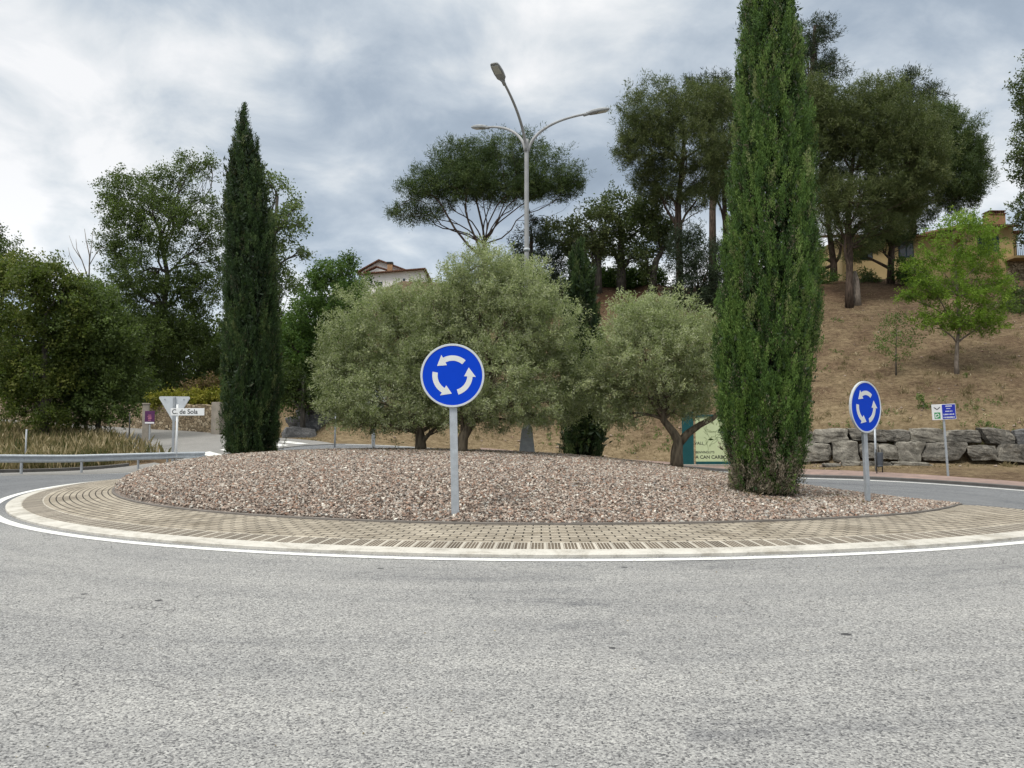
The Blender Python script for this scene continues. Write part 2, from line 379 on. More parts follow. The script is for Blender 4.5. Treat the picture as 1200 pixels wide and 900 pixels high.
w = t.n('TexWave', {'Vector': p, 'Scale': 1.6, 'Distortion': .3}, bands_direction='X').outputs[0]; a = t.noise(p, 2.5, 5, .7)
t.bsdf(t.mix(1.0, t.ramp(a, [(.3, (.12, .06, .042)), (.7, (.30, .165, .115))]), t.ramp(w, [(0, (.5, .5, .5)), (1, (1.1, 1.1, 1.1))]), 'MULTIPLY'), .9, .1, 0, w, .8, .08); M['tile'] = t.m
M['brick'] = speckled('chimney_brick', (.36, .215, .12), .9, .3, 4, fine=30)
M['shutter'] = speckled('shutter_dark_blue', (.012, .035, .05), .5, .2, 3)
M['glass'] = speckled('window_glass', (.02, .025, .03), .15, .2, 2, spec=.6)
M['shutter_teal'] = speckled('door_teal', (.02, .085, .115), .5, .2, 3)
M['iron'] = speckled('iron_black', (.02, .02, .02), .5, .2, 5)
t = Mt('rubble_stone'); p = t.n('TexCoord').outputs['Object']
v = t.n('TexVoronoi', {'Vector': t.n('Mapping', {'Vector': p, 'Scale': (1, 1, 1.5)}).outputs[0], 'Scale': 3.4})
ve = t.n('TexVoronoi', {'Vector': t.n('Mapping', {'Vector': p, 'Scale': (1, 1, 1.5)}).outputs[0], 'Scale': 3.4}, feature='DISTANCE_TO_EDGE')
cc = t.n('SeparateColor', {0: v.outputs['Color']}).outputs[0]; b = t.noise(p, 12, 5, .7)
c = t.mix(1.0, t.ramp(cc, [(0, (.17, .13, .085)), (.5, (.30, .235, .155)), (1, (.42, .35, .25))]), t.ramp(b, [(.3, (.65, .65, .65)), (.7, (1.2, 1.2, 1.2))]), 'MULTIPLY')
c = t.mix(t.ramp(ve.outputs[0], [(.02, (1, 1, 1)), (.07, (0, 0, 0))]), c, (.07, .055, .038))
t.bsdf(c, .92, .1, 0, t.math('MINIMUM', ve.outputs[0], .15), 1.0, .15); M['rubble'] = t.m
def rock(name, c0, c1, c2):
    t = Mt(name); p = t.pos()
    a = t.noise(p, 2.2, 8, .7, .6); b = t.noise(p, 14, 6, .75); v = t.n('TexVoronoi', {'Vector': p, 'Scale': 5.0}, feature='DISTANCE_TO_EDGE').outputs[0]
    f = t.math('ADD', t.math('MULTIPLY', a, .65), t.math('MULTIPLY', b, .35))
    t.bsdf(t.ramp(f, [(.34, c0), (.5, c1), (.66, c2)]), .92, .15, 0, f, 1.0, .12); return t.m
M['rock'] = rock('grey_rock', (.035, .033, .029), (.135, .126, .110), (.31, .285, .24))
M['rock_dark'] = rock('dark_rock', (.045, .045, .047), (.12, .12, .122), (.225, .22, .21))
M['rock_pale'] = rock('pale_rock', (.06, .056, .048), (.20, .186, .158), (.38, .355, .30))
M['concrete'] = speckled('pier_concrete', (.29, .26, .22), .9, .3, 3, fine=30)

# ------------------------------------------------------------------ ground, road, pavements
def polar(name, m, r0, r1, th0, th1, nr, nt, zf, kind='structure', geo=None, uv=False, close=False, attr=None):
    """sheet in polar coordinates about the island centre; r0/r1 numbers or functions of the angle"""
    th = np.linspace(th0, th1, nt); s = np.linspace(0, 1, nr) if geo is None else geo
    a = np.array([r0(x) for x in th]) if callable(r0) else np.full(nt, float(r0))
    b = np.array([r1(x) for x in th]) if callable(r1) else np.full(nt, float(r1))
    rr = a[None] + (b - a)[None] * s[:, None]; tt = np.broadcast_to(th, rr.shape)
    x = CX + rr * np.cos(tt); y = CY + rr * np.sin(tt); z = zf(x, y, rr)
    co = np.stack([x, y, z], -1).reshape(-1, 3)
    i, j = np.meshgrid(np.arange(nr - 1), np.arange(nt - 1), indexing='ij')
    q = np.stack([i * nt + j, (i + 1) * nt + j, (i + 1) * nt + j + 1, i * nt + j + 1], -1).reshape(-1, 4)
    U = None
    if uv:
        uu = np.stack([tt * (rr.mean()), rr - rr.min()], -1).reshape(-1, 2)
        U = uu[q.ravel()]
    me = np_mesh(name, co, q, 4, smooth=True, uv=U)
    if attr is not None:
        at_ = me.attributes.new('zone', 'FLOAT_COLOR', 'POINT'); at_.data.foreach_set('color', attr(co).astype(np.float32).ravel())
    o = link(name, me, None, m); tag(o, kind=kind); return o
TAU = 2 * math.pi
def r_out(th):
    d = math.degrees(math.atan2(math.sin(th), math.cos(th)))         # -180..180
    e = abs(abs(d + 90) )                                            # distance from the camera side
    e = min(e, 360 - e)
    return 20.2 + 50 * float(sst(96, 60, e))
zroad = lambda x, y, r: base_h(x, y)
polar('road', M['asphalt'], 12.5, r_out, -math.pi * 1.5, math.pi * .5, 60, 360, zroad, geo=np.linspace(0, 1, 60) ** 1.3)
polar('paving_ring', M['pavers'], lambda th: float(rg(th)), 11.93, -math.pi, math.pi, 6, 360, lambda x, y, r: base_h(x, y) + apron_lift(r), uv=True)
polar('grooved_paving_ring', M['grooved'], 11.93, 12.31, -math.pi, math.pi, 3, 360, lambda x, y, r: base_h(x, y) + apron_lift(r), uv=True)
# cream kerb ring with a rounded outer edge down to the road
def kerb_ring(name, m, prof, th0, th1, n, off=0.0):
    vs = []; fs = []
    k = len(prof)
    for i in range(n):
        a = th0 + (th1 - th0) * i / (n - 1)
        for (r, h) in prof:
            r_ = r + (float(rg(a)) - RG) * (name == 'gravel_edging'); x, y = CX + r_ * math.cos(a), CY + r_ * math.sin(a); vs.append((x, y, h))
    vs = np.array(vs); vs[:, 2] += base_h(vs[:, 0], vs[:, 1])
    for i in range(n - 1):
        for j in range(k - 1): fs.append((i * k + j, (i + 1) * k + j, (i + 1) * k + j + 1, i * k + j + 1))
    o = MB().add(vs, fs, False).build(name, m); tag(o, kind='structure'); return o
kerb_ring('kerb_ring', M['cream'], [(12.31, .052), (12.31, .058), (12.53, .040), (12.56, .03), (12.565, -.03)], -math.pi, math.pi, 361)
kerb_ring('gravel_edging', M['edging'], [(RG + .005, .1), (RG, .176), (RG - .012, .185), (RG - .05, .18), (RG - .055, .1)], -math.pi, math.pi, 361)
# painted lines
polar('line_marking_inner', M['paint'], 12.70, 12.86, -math.pi, math.pi, 2, 400, lambda x, y, r: base_h(x, y) + .006)
for (a0, a1) in ((141, 196), (8, 118)):
    polar('line_marking_outer', M['paint_worn'], 19.75, 19.93, R(a0), R(a1), 2, 160, lambda x, y, r: base_h(x, y) + .006)
# shoulder and kerbs outside the ring
polar('road_shoulder', M['street'], 20.15, 22.4, R(141), R(200), 5, 80, lambda x, y, r: ground(x, y) + .012)
kerb_ring('shoulder_kerb', M['dark_kerb'], [(22.38, -.05), (22.38, .13), (22.53, .14), (22.53, -.05)], R(144), R(200), 70)
kerb_ring('pavement_kerb', M['dark_kerb'], [(20.2, -.05), (20.2, .105), (20.34, .12), (20.34, .05)], R(-2), R(97), 110)
polar('pavement', M['pink'], 20.335, 21.7, R(-2), R(97), 4, 110, lambda x, y, r: base_h(x, y) + .112)
# mound of the island and its loose gravel
polar('mound', M['bed'], .02, lambda th: float(rg(th)) - .03, -math.pi, math.pi, 60, 200, lambda x, y, r: mound(x, y) - .012)
def gravel():
    n = 330000
    a = rng.random(n) * TAU; r = np.sqrt(rng.random(n)) * (rg(a) - .07)
    x = CX + r * np.cos(a); y = CY + r * np.sin(a)
    keep = (y < 25.5) | (rng.random(n) < .35)
    x, y = x[keep], y[keep]; n = len(x)
    s = .0125 + .019 * rng.random(n) ** 2.0
    z = mound(x, y) + s * .35
    base = np.array([(1, 0, 0), (-1, 0, 0), (0, 1, 0), (0, -1, 0), (0, 0, 1), (0, 0, -1)], float)
    v = base[None] * (1 + .9 * (rng.random((n, 6, 1)) - .5)) + .55 * (rng.random((n, 6, 3)) - .5)
    v *= (s[:, None] * (1 + .5 * (rng.random((n, 3)) - .4)))[:, None, :]
    q = rng.normal(size=(n, 4)); q /= np.linalg.norm(q, axis=1)[:, None]
    w, i, j, k = q.T
    Rm = np.stack([1 - 2 * (j * j + k * k), 2 * (i * j - k * w), 2 * (i * k + j * w), 2 * (i * j + k * w), 1 - 2 * (i * i + k * k), 2 * (j * k - i * w),
                   2 * (i * k - j * w), 2 * (j * k + i * w), 1 - 2 * (i * i + j * j)], -1).reshape(n, 3, 3)
    v = np.einsum('nab,nkb->nka', Rm, v); v[:, :, 2] *= .8
    v += np.stack([x, y, z], -1)[:, None]
    tri = np.array([(0, 2, 4), (2, 1, 4), (1, 3, 4), (3, 0, 4), (2, 0, 5), (1, 2, 5), (3, 1, 5), (0, 3, 5)])
    f = (np.arange(n)[:, None, None] * 6 + tri[None]).reshape(-1)
    tint = np.repeat(rng.random(n), 8)
    me = np_mesh('gravel', v.reshape(-1, 3), f, 3, tint)
    tag(link('gravel', me, None, M['stone']), kind='stuff', label='loose pinkish gravel covering the roundabout mound', cat='gravel')
gravel()

# terrain: everything outside the road
def zones(co):
    x, y, z = co.T
    d = y - foot(x)
    s = sst(-3.5, -1, d) * sst(5, .5, d) * .75                         # straw verge at the foot
    s = np.maximum(s, sst(-17, -24, x) * sst(62, 48, y))               # dry field on the left
    g = sst(9.5, 12.5, z) * sst(2, 6, x) * sst(27, 20, x) * sst(8, 14, d)
    g = np.maximum(g, .6 * sst(11, 12.5, z) * sst(20, 26, x))
    b = sst(-20.0, -22, x) * sst(36, 31, y) * .6 + sst(85, 120, np.hypot(x, y)) * .8
    return np.stack([s, g, np.clip(b, 0, 1), np.ones_like(s)], -1)
geo = np.concatenate([np.linspace(0, 58, 118), 58 + 440 * (np.linspace(0, 1, 24)[1:]) ** 1.8]); geo = geo / geo[-1]
polar('ground', M['ground'], r_out, lambda th: r_out(th) + 498, -math.pi * 1.5, math.pi * .5, len(geo), 640,
      lambda x, y, r: ground(x, y), geo=geo, attr=zones)

# side street climbing away on the left, with its crossing
def ribbon(name, m, pts, w, up, n=60, kind='structure'):
    P = np.array(pts, float); s = np.concatenate([[0], np.cumsum(np.hypot(*np.diff(P, axis=0).T))])
    u = np.linspace(0, s[-1], n); x = np.interp(u, s, P[:, 0]); y = np.interp(u, s, P[:, 1])
    for _ in range(6):
        x[1:-1] = (x[:-2] + 2 * x[1:-1] + x[2:]) / 4; y[1:-1] = (y[:-2] + 2 * y[1:-1] + y[2:]) / 4
    tx, ty = np.gradient(x), np.gradient(y); l = np.hypot(tx, ty); nx, ny = -ty / l, tx / l
    k = np.linspace(-w / 2, w / 2, 9)
    X = x[:, None] + nx[:, None] * k; Y = y[:, None] + ny[:, None] * k
    Z = ground(X, Y) + up
    co = np.stack([X, Y, Z], -1).reshape(-1, 3)
    i, j = np.meshgrid(np.arange(n - 1), np.arange(8), indexing='ij')
    q = np.stack([i * 9 + j, i * 9 + j + 1, (i + 1) * 9 + j + 1, (i + 1) * 9 + j], -1)
    o = link(name, np_mesh(name, co, q, 4, smooth=True), None, m); tag(o, kind=kind); return o
ST = [(-11.6, 36.6), (-14.2, 39.9), (-18.8, 44.2), (-25.3, 48.8), (-36, 53.8), (-52, 60)]
ribbon('side_street', M['street'], ST, 7.0, .03)
sd = np.array([ST[1][0] - ST[0][0], ST[1][1] - ST[0][1]]); sd /= np.hypot(*sd); sn = np.array([-sd[1], sd[0]])
zb = MB()
for k in range(6):
    c0 = np.array(ST[0]) + sd * .5 + sn * (-2.0 + k * 1.0)
    cs = [c0 + sd * u + sn * w for u, w in ((0, -.26), (2.6, -.26), (2.6, .26), (0, .26))]
    zb.add([(c[0], c[1], gz(*c) + .042) for c in cs], [(0, 1, 2, 3)])
tag(zb.build('crossing_marking', M['paint']), kind='structure')

# ------------------------------------------------------------------ signs on the island
def ring_pts(r, a0, a1, n): return [(r * math.cos(R(a0 + (a1 - a0) * i / (n - 1))), r * math.sin(R(a0 + (a1 - a0) * i / (n - 1)))) for i in range(n)]
RD = .475
def make_round_sign(loc, label, rz, lean, ch):
    root = empty('roundabout_sign', loc, label, 'road sign', 'round blue roundabout signs on the island', rz)
    root.rotation_euler = (0, lean, rz)
    b = MB(); b.box((0, .05, (ch + .3) / 2 - .25), (.115, .055, ch + .3 + .5), bev=.006)
    b.build('post', M['steel'], root)
    Z = Matrix.Translation((0, 0, ch))
    MB().prism(ring_pts(RD - .012, 0, 360 - 5, 72), -.012, .012, Z).build('disc', M['blue_sign'], root)
    MB().prism(ring_pts(RD - .014, 0, 360 - 5, 72), .0122, .0145, Z).build('back_plate', M['sign_grey'], root)
    # pale rim: a rounded flange around the disc
    rim = MB(); prof = [(RD - .028, -.0125), (RD - .026, -.019), (RD, -.019), (RD + .004, -.012), (RD + .004, .02), (RD - .03, .02), (RD - .03, .0125)]
    n = 96; k = len(prof)
    vs = [(r * math.cos(TAU * i / n), y, ch + r * math.sin(TAU * i / n)) for i in range(n) for (r, y) in prof]
    fs = [(i * k + j, i * k + j + 1, (i + 1) % n * k + j + 1, (i + 1) % n * k + j) for i in range(n) for j in range(k - 1)]
    rim.add(vs, fs, False).build('rim', M['sign_grey'], root)
    for a0 in (48, 168, 286):
        a1 = a0 + 72; tip = a0 + 99; r0, r1 = .222, .302
        out = ring_pts(r1, a0, a1, 14); inn = ring_pts(r0, a1, a0, 14)
        h1 = (.352 * math.cos(R(a1 - 3)), .352 * math.sin(R(a1 - 3))); h0 = (.175 * math.cos(R(a1 - 3)), .175 * math.sin(R(a1 - 3)))
        tp = (.272 * math.cos(R(tip)), .272 * math.sin(R(tip)))
        body = MB(); body.prism(out + inn, -.0145, -.0122, Z); body.prism([h1, tp, h0], -.0155, -.0122, Z)
        body.build('arrow', M['white_arrow'], root)
    for dz in (-.2, .2): MB().box((0, .0165, ch + dz), (.5, .007, .04)).build('bracket', M['steel'], root)
    return root
p = at(533.5, 597, 11.5); z0 = mz(p.x, p.y)
cz = at(533, 440, 11.5).z - z0
make_round_sign((p.x, p.y, z0), 'blue roundabout sign facing straight ahead in the middle of the gravel', R(2), R(-1.4), cz)
p = at(1020, 588, 14.2); z0 = mz(p.x, p.y); cz = at(1018, 477, 14.2).z - z0
make_round_sign((p.x, p.y, z0), 'blue roundabout sign turned aside, right of the tall cypress', R(33), R(-2.2), cz)
p = at(437, 520, 27.0); z0 = mz(p.x, p.y)
make_round_sign((p.x, p.y, z0), 'roundabout sign behind the olives, only its grey post showing below the leaves', R(205), 0, 1.9)

# ------------------------------------------------------------------ street lamp
p = at(617.5, 528, 22.5); lz = mz(p.x, p.y) - .05
lamp = empty('street_lamp', (p.x, p.y, lz), 'tall grey street lamp with three curved arms above the olive trees', 'street lamp')
b = MB(); w0, w1 = .235, .15
vs = [(sx * w0, sy * w0, 0) for sx, sy in ((-1, -1), (1, -1), (1, 1), (-1, 1))] + [(sx * w1, sy * w1, .74) for sx, sy in ((-1, -1), (1, -1), (1, 1), (-1, 1))] + [(sx * .10, sy * .10, .86) for sx, sy in ((-1, -1), (1, -1), (1, 1), (-1, 1))]
b.add(vs, [(3, 2, 1, 0)] + [(i, (i + 1) % 4, (i + 1) % 4 + 4, i + 4) for i in range(4)] + [(i + 4, (i + 1) % 4 + 4, (i + 1) % 4 + 8, i + 8) for i in range(4)] + [(8, 9, 10, 11)])
b.build('base', M['steel_dull'], lamp)
FH = 9.28
MB().tube([(0, 0, .8), (0, 0, 4), (0, 0, 6.5), (0, 0, FH), (0, 0, FH + .12)], [.092, .08, .07, .063, .063], 16).build('pole', M['pole_grey'], lamp)
MB().tube([(0, 0, 6.0), (0, 0, 6.09)], [.095, .095], 16).build('band', M['steel'], lamp)
for k, az in enumerate((12, 131, 249)):
    pts = []
    for i in range(19):
        s = i / 18
        out = .05 + 1.85 * s ** 1.6; up = FH - .25 + .78 * s + .55 * (1 - (1 - s) ** 2.2)
        pts.append((out, 0, up))
    arm = MB().tube(pts, list(np.linspace(.047, .033, 19)), 12); ao = arm.build('arm', M['pole_grey'], lamp); ao.rotation_euler = (0, 0, R(az))
    tip = Vector(pts[-1]); dirv = (tip - Vector(pts[-2])).normalized(); pit = math.atan2(dirv.z, dirv.x)
    hd = MB()
    secs = [(-.02, .05, .05), (.06, .075, .06), (.14, .13, .075), (.35, .145, .085), (.58, .135, .07), (.70, .11, .045), (.73, .07, .02)]
    vs = []
    for (x, w, h) in secs:
        for q in range(12):
            an = TAU * q / 12
            cy, sz = math.cos(an), math.sin(an)
            yy = w * math.copysign(abs(cy) ** .55, cy); zz = h * (math.copysign(abs(sz) ** .8, sz) if sz > 0 else math.copysign(min(abs(sz), .35) , sz))
            vs.append((x, yy, zz))
    n = 12
    fs = [(i * n + q, (i + 1) * n + q, (i + 1) * n + (q + 1) % n, i * n + (q + 1) % n) for i in range(len(secs) - 1) for q in range(n)] + [list(range(n)), list(range((len(secs) - 1) * n, len(secs) * n))[::-1]]
    hd.add(vs, fs, False); ho = hd.build('lamp_head', M['lamp_grey'], lamp)
    le = MB().box((.5, 0, -.034), (.32, .19, .02), bev=.005); lo = le.build('lens', M['lens'], ho)
    ck = MB().tube([(-.12, 0, -.02), (.1, 0, -.0)], [.05, .05], 10).build('clamp', M['lamp_grey'], ho)
    ho.matrix_local = Matrix.Rotation(R(az), 4, 'Z') @ Matrix.Translation(tip) @ Matrix.Rotation(-pit * 1.0, 4, 'Y')

# ------------------------------------------------------------------ left verge: guard rail, signs, wall
RR = 21.2
def on_ring(th, r=RR): return (CX + r * math.cos(R(th)), CY + r * math.sin(R(th)))
c0 = on_ring(158)
rail = empty('guard_rail', (c0[0], c0[1], gz(*c0)), 'long galvanised guard rail along the left edge of the road', 'guard rail')
RO = Vector(rail.location)
prof = [(-.02, .155), (.0, .14), (.05, .11), (.05, .06), (0, .03), (0, -.03), (.05, -.06), (.05, -.11), (0, -.14), (-.02, -.155)]
ths = np.linspace(136.4, 199, 130); vs = []
for th in ths:
    for (o_, h) in prof:
        x, y = on_ring(th, RR - .14 - o_ ); vs.append((x - RO.x, y - RO.y, gz(x, y) * .0 + h))
vs = np.array(vs); g = ground(vs[:, 0] + RO.x, vs[:, 1] + RO.y).reshape(len(ths), -1).mean(1)
lo_ = ths < 152; g[lo_] = g[~lo_][0] + .02 * (152 - ths[lo_]) / 16
vs[:, 2] += np.repeat(g, len(prof)) - RO.z + .60
k = len(prof); fs = [(i * k + j, (i + 1) * k + j, (i + 1) * k + j + 1, i * k + j + 1) for i in range(len(ths) - 1) for j in range(k - 1)]
MB().add(vs, fs, False).build('beam', M['steel'], rail)
for th in (137.6, 141.0, 144.6, 151.3, 158, 164.7, 171.4, 178.1, 184.8, 191.5):
    x, y = on_ring(th); zz = gz(x, y)
    zt_ = float(np.interp(th, ths, g)) + .74; MB().box((x - RO.x, y - RO.y, (zt_ + zz - .2) / 2 - RO.z), (.10, .055, zt_ - zz + .2), rz=R(th)).build('post', M['steel_dull'], rail)
    x2, y2 = on_ring(th, RR - .1); zz = float(np.interp(th, ths, g)); MB().box((x2 - RO.x, y2 - RO.y, zz - RO.z + .6), (.09, .05, .09), rz=R(th)).build('spacer', M['steel_dull'], rail)

Yt = 36.0
p = at(202, 548, Yt); zt = gz(p.x, p.y)
yl = empty('yield_sign', (p.x, p.y, zt), 'triangular give way sign seen from behind, beside the street name plate', 'road sign', rz=R(12))
top = at(202, 464.5, Yt).z - zt; wd = .72; hh = 1.24
MB().box((0, 0, top / 2 - .3), (.11, .055, top + .55), bev=.004).build('post', M['steel_dull'], yl)
def rounded_tri(w, h, r, n=5):
    cs = [(-w, 0), (w, 0), (0, -h)]; out = []
    for i in range(3):
        a = Vector(cs[i - 1]); b = Vector(cs[i]); c = Vector(cs[(i + 1) % 3])
        u = (a - b).normalized(); v = (c - b).normalized()
        for j in range(n):
            t_ = j / (n - 1); out.append(tuple((b + u * r * (1 - t_) ** 1.5 + v * r * t_ ** 1.5)))
    return out
MB().prism([(x, z + top) for x, z in rounded_tri(wd, hh, .12)], .03, .06).build('plate', M['sign_grey'], yl)
fl = MB().prism([(x * 1.0, z + top) for x, z in rounded_tri(wd + .012, hh + .02, .12)], .061, .075); fl.build('face', M['white_sign'], yl)
for sx in (-.42, .42): MB().box((sx, .02, top - .14), (.05, .03, .05)).build('bolt', M['steel_dull'], yl)
Yn = 35.2
p = at(206, 549, Yn); zt = gz(p.x, p.y)
sn_ = empty('street_name_sign', (p.x, p.y, zt), 'white street name plate on a slim white post in front of the triangle', 'street sign', rz=R(-6))
top = at(206, 474, Yn).z - zt
MB().tube([(0, 0, -.3), (0, 0, top)], .05, 12).build('post', M['white_post'], sn_)
pl0 = at(206, 478.5, Yn).z - zt; pl1 = at(206, 487, Yn).z - zt; pm = (pl0 + pl1) / 2
MB().box((.52, -.06, pm), (1.62, .02, pl0 - pl1), bev=.006).build('plate', M['white_sign'], sn_)
text_mesh('C. de Sola', .30, (-.22, -.0715, pm - .09), M['black'], 'lettering', sn_, bold=.004)

# rubble garden wall along the side street
WL = [(-17.6, 47.6), (-21.5, 50.6), (-27, 53.6), (-36, 57.8), (-50, 63)]
wl = empty('garden_wall', (WL[0][0], WL[0][1], gz(*WL[0])), 'long rubble stone garden wall beside the side street', 'wall')
WO = Vector(wl.location); vs = []; pts = []
P_ = np.array(WL); s_ = np.concatenate([[0], np.cumsum(np.hypot(*np.diff(P_, axis=0).T))])
us = np.linspace(0, s_[-1], 60); wx = np.interp(us, s_, P_[:, 0]); wy = np.interp(us, s_, P_[:, 1]); wz = ground(wx, wy)
tx, ty = np.gradient(wx), np.gradient(wy); ll = np.hypot(tx, ty); nx, ny = -ty / ll, tx / ll
for i in range(60):
    h = 1.75 + .05 * math.sin(i * 1.7)
    for (o_, hz) in ((-.2, -.4), (-.2, h), (.2, h), (.2, -.4)):
        vs.append((wx[i] + nx[i] * o_ - WO.x, wy[i] + ny[i] * o_ - WO.y, wz[i] + hz - WO.z))
fs = [(i * 4 + j, (i + 1) * 4 + j, (i + 1) * 4 + j + 1, i * 4 + j + 1) for i in range(59) for j in range(3)] + [(0, 1, 2, 3)]
MB().add(vs, fs).build('stonework', M['rubble'], wl)
pc = at(257, 500, 47.2); MB().box((pc.x - WO.x, pc.y - WO.y, .75), (.85, .6, 2.4), rz=R(-35), bev=.02).build('pier', M['concrete'], wl)

p = hit(170, 521, 30, 60); p = at(170, 521, min(p.y, 40)); zp = gz(p.x, p.y)
ht = at(170, 474, p.y).z - zp
pr = empty('concrete_pillar', (p.x, p.y, zp), 'short square concrete pillar beside the purple poster', 'pillar')
MB().box((0, 0, ht / 2 - .15), (.30, .30, ht + .3), rz=.3, bev=.02).build('shaft', M['concrete'], pr)
MB().box((0, 0, ht + .03), (.36, .36, .07), rz=.3, bev=.015).build('cap', M['concrete'], pr)
Yp = p.y - .7
p = at(174.5, 522, Yp); zp = gz(p.x, p.y)
ps = empty('poster_sign', (p.x, p.y, zp), 'small purple poster board on a thin post at the edge of the dry grass', 'sign', rz=R(-5))
za, zb_ = at(174.5, 481.5, Yp).z - zp, at(174.5, 497, Yp).z - zp
MB().box((0, .03, za / 2 - .2), (.07, .05, za + .3)).build('post', M['steel_dull'], ps)
wd = 12 * Yp / 900
MB().box((0, 0, (za + zb_) / 2), (wd, .02, za - zb_), bev=.004).build('board', M['purple'], ps)
b = MB(); hgt_ = za - zb_
for (x, z, w, h) in ((0, .68, .3, .05), (-.02, .58, .4, .05), (.02, .45, .35, .12), (0, .3, .3, .06)): b.box((x * wd, -.0115, zb_ + z * hgt_), (w * wd, .003, h * hgt_))
b.build('print', M['pinkprint'], ps)
MB().box((0, -.0115, zb_ + .1 * hgt_), (wd * .95, .003, .12 * hgt_)).build('white_strip', M['white_sign'], ps)

for i, (px, v0, v1, Y, lab) in enumerate(((30, 503, 531, 33, 'thin steel fence post in the dry grass at the far left'), (151, 484, 523, 42, 'thin dark fence post left of the concrete pillar'),
                                   (392, 496, 528, 37.5, 'thin leaning steel pole below the left edge of the olive crown'))):
    p = at(px, v1, Y); zp = gz(p.x, p.y); h = at(px, v0, Y).z - zp
    if i == 2: h += 1.2
    o = MB().tube([(0, 0, -.3), (.05 * (i == 2), 0, h)], .035 if i < 2 else .045, 8).build('fence_post' if i < 2 else 'sign_pole', M['steel_dull'] if i != 1 else M['iron'])
    o.location = (p.x, p.y, zp); tag(o, lab, 'post' if i < 2 else 'pole', 'fence posts in the dry grass' if i < 2 else None)

# ------------------------------------------------------------------ boulders
from mathutils import noise as mn
def boulder(mb, c, d, rz, seed, jag=.16):
    bm = bmesh.new(); bmesh.ops.create_cube(bm, size=2); bmesh.ops.subdivide_edges(bm, edges=list(bm.edges), cuts=7, use_grid_fill=True)
    off = Vector((seed * 7.3, seed * 3.1, seed * 1.7)); rs = random.Random(seed)
    sk = [rs.uniform(-.22, .22) for _ in range(4)]; rs_mix = rs.uniform(.18, .42)
    for v in bm.verts:
        a = v.co.copy(); sp = a.normalized() * 1.25
        q = a.lerp(sp, rs_mix)
        q.x += sk[0] * q.z + sk[1] * q.x * q.z; q.z += sk[2] * q.x * .6
        q += a.normalized() * (mn.noise(q * .9 + off) * jag * 1.5 + mn.noise(q * 2.4 + off) * jag * .7 + mn.noise(q * 6 + off) * jag * .3)
        v.co = Vector((q.x * d[0] / 2, q.y * d[1] / 2, q.z * d[2] / 2))
    bm.verts.index_update()
    Mx = Matrix.Translation(c) @ Matrix.Rotation(rz, 4, 'Z')
    mb.add([Mx @ v.co for v in bm.verts], [[v.index for v in f.verts] for f in bm.faces], False); bm.free(); return mb
bw0 = (17.0, 39.0)
bwall = empty('boulder_wall', (bw0[0], bw0[1], gz(*bw0)), 'retaining wall of big grey boulders at the foot of the dry slope', 'retaining wall')
BO = Vector(bwall.location); sd_ = 1
for course, (h, off, top_) in enumerate(((.26, -1.25, .02), (.90, .0, .52), (.72, .38, 1.32))):
    x = 11.2 + .5 * course
    while x < 41:
        w = random.uniform(.75, 1.8) if course else random.uniform(.7, 2.4)
        if course == 0 and random.random() < .45: x += w; continue
        xm = x + w / 2 * .93; y = foot(xm) + off + random.uniform(-.06, .06)
        sl = math.atan2(foot(xm + .5) - foot(xm - .5), 1.0)
        hh = h * random.uniform(.8, 1.18)
        mat_ = random.choice((M['rock'], M['rock'], M['rock'], M['rock_dark'], M['rock_pale']))
        zb_ = float(base_h(np.array([xm]), np.array([y]))[0])
        o = boulder(MB(), (xm - BO.x, y - BO.y, zb_ + top_ - BO.z + random.uniform(-.04, .04)), (w * 1.02, 1.0 if course else .7, hh), sl, sd_).build('boulder', mat_, bwall)
        sd_ += 1; x += (w + random.uniform(-.05, .18)) * math.cos(sl)
pile = empty('rock_pile', tuple(hit(360, 512, 34, 60)), 'pile of dark rocks holding the bank under the dark trees left of the olives', 'rocks')
PO = Vector(pile.location)
for i, (px, v, w, h) in enumerate(((352, 512, 34, 16), (366, 505, 26, 17), (378, 496, 30, 15), (352, 499, 24, 14), (362, 488, 22, 12), (385, 489, 26, 14), (372, 484, 20, 10))):
    q = hit(px, v, 34, 60); s = q.y / 900
    boulder(MB(), tuple(q - PO + Vector((0, 0, .05))), (w * s * 1.1, w * s * .8, h * s * 1.2), random.uniform(-.3, .3), 300 + i, .12).build('boulder', M['rock_dark'], pile)

# ------------------------------------------------------------------ info sign, litter bin, map board on the right verge
p = hit(1112, 559, 29, 60); s = p.y / 900
inf = empty('information_sign', tuple(p), 'white and blue information sign on a leaning steel post before the boulders', 'sign', rz=R(8))
inf.rotation_euler = (0, R(-2.6), R(8))
zt = at(1108, 473.5, p.y).z - p.z; bh = 18.2 * s; bwid = 30.5 * s
MB().box((0, .045, (zt - bh * .1) / 2 - .2), (.085, .05, zt - bh * .1 + .4), bev=.004).build('post', M['steel'], inf)
bz = zt - bh / 2
MB().box((0, 0, bz), (bwid, .03, bh), bev=.006).build('board', M['white_sign'], inf)
MB().box((bwid * .20, -.0165, bz), (bwid * .56, .003, bh * .93)).build('blue_panel', M['navy'], inf)
b = MB(); rs = random.Random(4)
for (row, w, hgt_) in ((.36, .5, .085), (.2, .38, .05), (.03, .55, .07), (-.17, .86, .085), (-.36, .9, .085)):
    x = -w / 2
    while x < w / 2 - .03:                                             # rows of letter-sized marks: too small to read in the photo
        lw = rs.uniform(.03, .055)
        b.box((bwid * (.20 + .54 * (x + lw / 2)), -.019, bz + bh * row), (bwid * .54 * lw * .86, .002, bh * hgt_ * rs.uniform(.8, 1.1)))
        x += lw + (.04 if rs.random() < .13 else .008)
b.build('lettering', M['white_sign'], inf)
b = MB(); gx = -bwid * .29; gzc = bz - bh * .22
